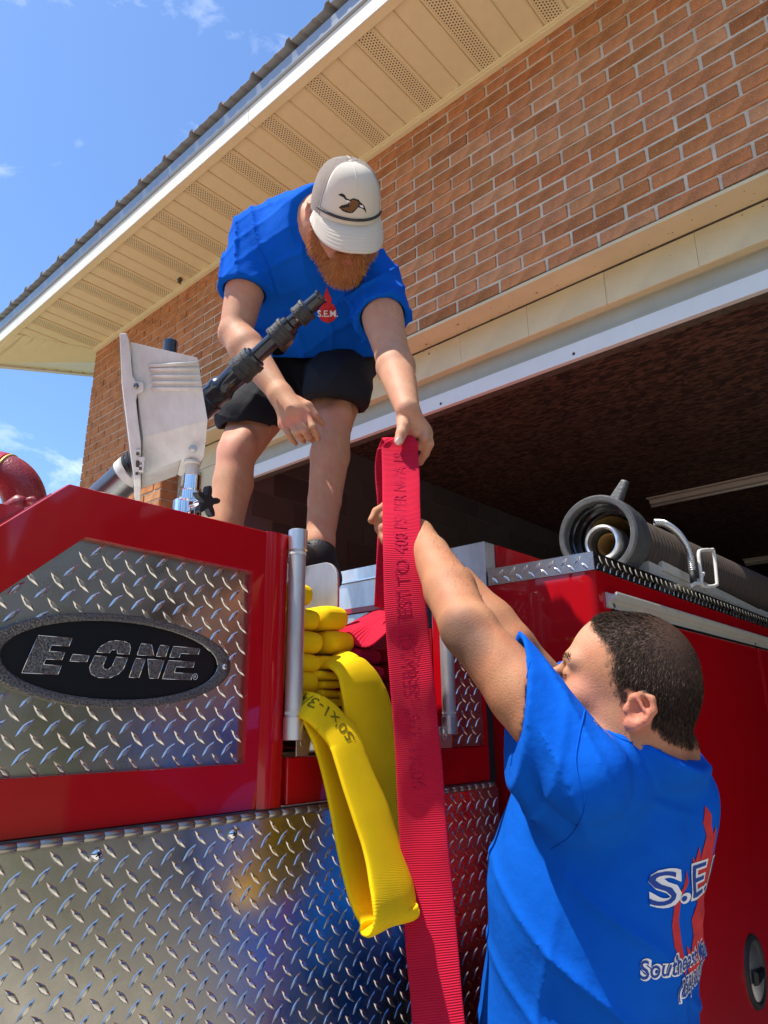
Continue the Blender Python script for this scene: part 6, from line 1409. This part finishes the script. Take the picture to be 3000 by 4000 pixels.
p, n2 = pick(V, Q, N_, am, 1100); strands('arm_hair', p, n2, np.tile(nrm(wL2-eL2), (1100, 1)), .009, .0003, M['hair'], pR, lift=.35, jit=.3, seg=2)

def seam_px(pts_, name, r_=.0011, m=M['shirt'], off=.0004):
    out = []
    for x, y in catmull([(a, b, 0) for a, b in pts_], 8)[:, :2]:
        d = nrm(ray(x, y)); h = bt.ray_cast(Vector((0, 0, 0)), Vector(d))
        if h[0] is not None: out.append(np.array(h[0])+np.array(h[1])*off)
    if len(out) > 3: m_ = MB(); m_.tube(out, r_, 8); m_.build(name, m, pR, True)
seam_px([(2290, 2745), (2268, 2850), (2250, 2960), (2262, 3050), (2285, 3110), (2278, 3180), (2235, 3260), (2155, 3318)], 'sleeve_seam')
seam_px([(2068, 2585), (2052, 2690), (2030, 2800), (2010, 2900), (1996, 2990)], 'hem_stitch', .0008)
seam_px([(2300, 2768), (2400, 2872), (2520, 2915), (2655, 2952)], 'collar_seam', .0009)
# collar
ncn = nrm(WR(0, -.048, -.06)-nk2); m_ = MB(); ring = []
c_ = lerp3(nk2, WR(0, -.048, -.06), .16); uu = nrm(bf-ncn*(bf@ncn)); vv = np.cross(ncn, uu)
for i in range(48): a = 2*math.pi*i/48; ring.append(c_+uu*math.cos(a)*.082-ncn*(.012*math.cos(a))+vv*math.sin(a)*.078)
# back print
spine = P(2738, 3430, .995); U = -blat; W_ = nrm(ZU-bf*(ZU@bf)); Nn = -bf
s_ = .00036
def decal_back(vf, m, name, off):
    V2, F2 = vf; V = []; RC = .175
    for a, b in V2:
        th_ = (a-.080)/RC; ax0 = P(2318, 3430, 1.085)+W_*b; dr_ = Nn*math.cos(th_)+U*math.sin(th_)
        hit = bt.ray_cast(Vector(ax0+dr_*.5), Vector(-dr_), .5); V.append(np.array(hit[0])+dr_*off if hit[0] is not None else np.zeros(3))
    F = [f for f in F2 if max(np.linalg.norm(V[f[i]]-V[f[i-1]]) for i in range(len(f))) < .03]
    return mesh_np(name, V, F, m, pR, True)
fl_ = [(-15, 318), (5, 290), (8, 250), (30, 215), (45, 240), (60, 200), (75, 150), (95, 110), (110, 40), (105, -40), (120, -100), (90, -190), (60, -250), (10, -285), (-40, -270), (-80, -210), (-95, -140), (-60, -170), (-45, -120), (-70, -60), (-40, -20), (-30, 40), (-60, 90), (-75, 150), (-55, 130), (-40, 180), (-20, 130), (-10, 210), (-35, 260)]
fl2 = [(-110, 110), (-125, 60), (-165, 0), (-175, -60), (-165, -130), (-120, -205), (-70, -262), (-100, -200), (-130, -120), (-145, -50), (-135, 20), (-100, 70)]
for q in (fl_, fl2): decal_back(poly_vf([(a*s_*1.2-.016, b*s_*1.05) for a, b in q], .01), M['print_red'], 'flame_print', .0012)
def back_text(body, size, x0, x1, yb, lay):
    for m_, bold, off in lay:
        V2, F2 = tri_text(body, size, bold); mn, mx_ = V2[:, 0].min(), V2[:, 0].max(); V2 = V2.copy(); V2[:, 0] = x0+(V2[:, 0]-mn)*(x1-x0)/(mx_-mn); V2[:, 1] += yb
        tag(decal_back((V2, F2), m_, 'back_lettering', off), kind='stuff')
back_text('S.E.M.', .060, -.125, .125, .004, [(M['white'], .0032, .0018), (M['print_blue'], -.0002, .0024)])
back_text('Southeast Management', .033, -.140, .140, -.082, [(M['white'], .0024, .0014), (M['print_blue'], .0003, .0020)])
back_text('(252)362-0517', .030, -.075, .075, -.114, [(M['white'], .0022, .0014), (M['print_blue'], .0002, .0020)])
# shorts, legs and shoes down to the ground
pv = P(2320, 4500, 1.12); hpL, hpR = pv+blat*.10+np.array([0, 0, -.05]), pv-blat*.10+np.array([0, 0, -.05])
Hh = SDF(); Hh.cone(pv+np.array([0, 0, .12]), pv+np.array([0, 0, -.06]), .17, .18, .05)
B2 = SDF()
for hp2, s2 in ((hpL, 1), (hpR, -1)):
    kn2 = np.array([hp2[0], hp2[1], -1.09])+bf*.03; an2 = np.array([hp2[0], hp2[1], G1+.09])-bf*.01
    Hh.cone(hp2, kn2+np.array([0, 0, .06]), .125, .10, .05); B2.cone(hp2, kn2, .085, .058, .03); B2.cone(kn2, lerp3(kn2, an2, .35)-bf*.02, .056, .060, .03); B2.cone(lerp3(kn2, an2, .35)-bf*.02, an2, .060, .040, .03); B2.cone(an2, an2-ZU*.04, .04, .04, .02)
    So = SDF(); f0 = an2-ZU*.05; So.cone(an2-ZU*.02, f0-bf*.03, .048, .04, .02); So.cone(f0-bf*.04, f0+bf*.14, .038, .040, .02); So.half((0, 0, G1+.003), (0, 0, -1)); Vs, Qs = surf(So, .006); mesh_np('shoe', Vs, Qs, M['shoe'], pR, True)
B2.cone(hpL, hpR, .085, .085, .03)
cloth('shorts', Hh, .009, M['shorts'], pR, 2)
Vs, Qs = surf(B2, .007); mesh_np('legs', Vs, Qs, M['skin'], pR, True, attr={'Col': ('FLOAT_COLOR', skin_cols(Vs, Vs, tan_, []))})

for o in [q for q in bpy.data.objects if q.parent == pR]:
    o.data.transform(Matrix.Scale(1.1, 4))
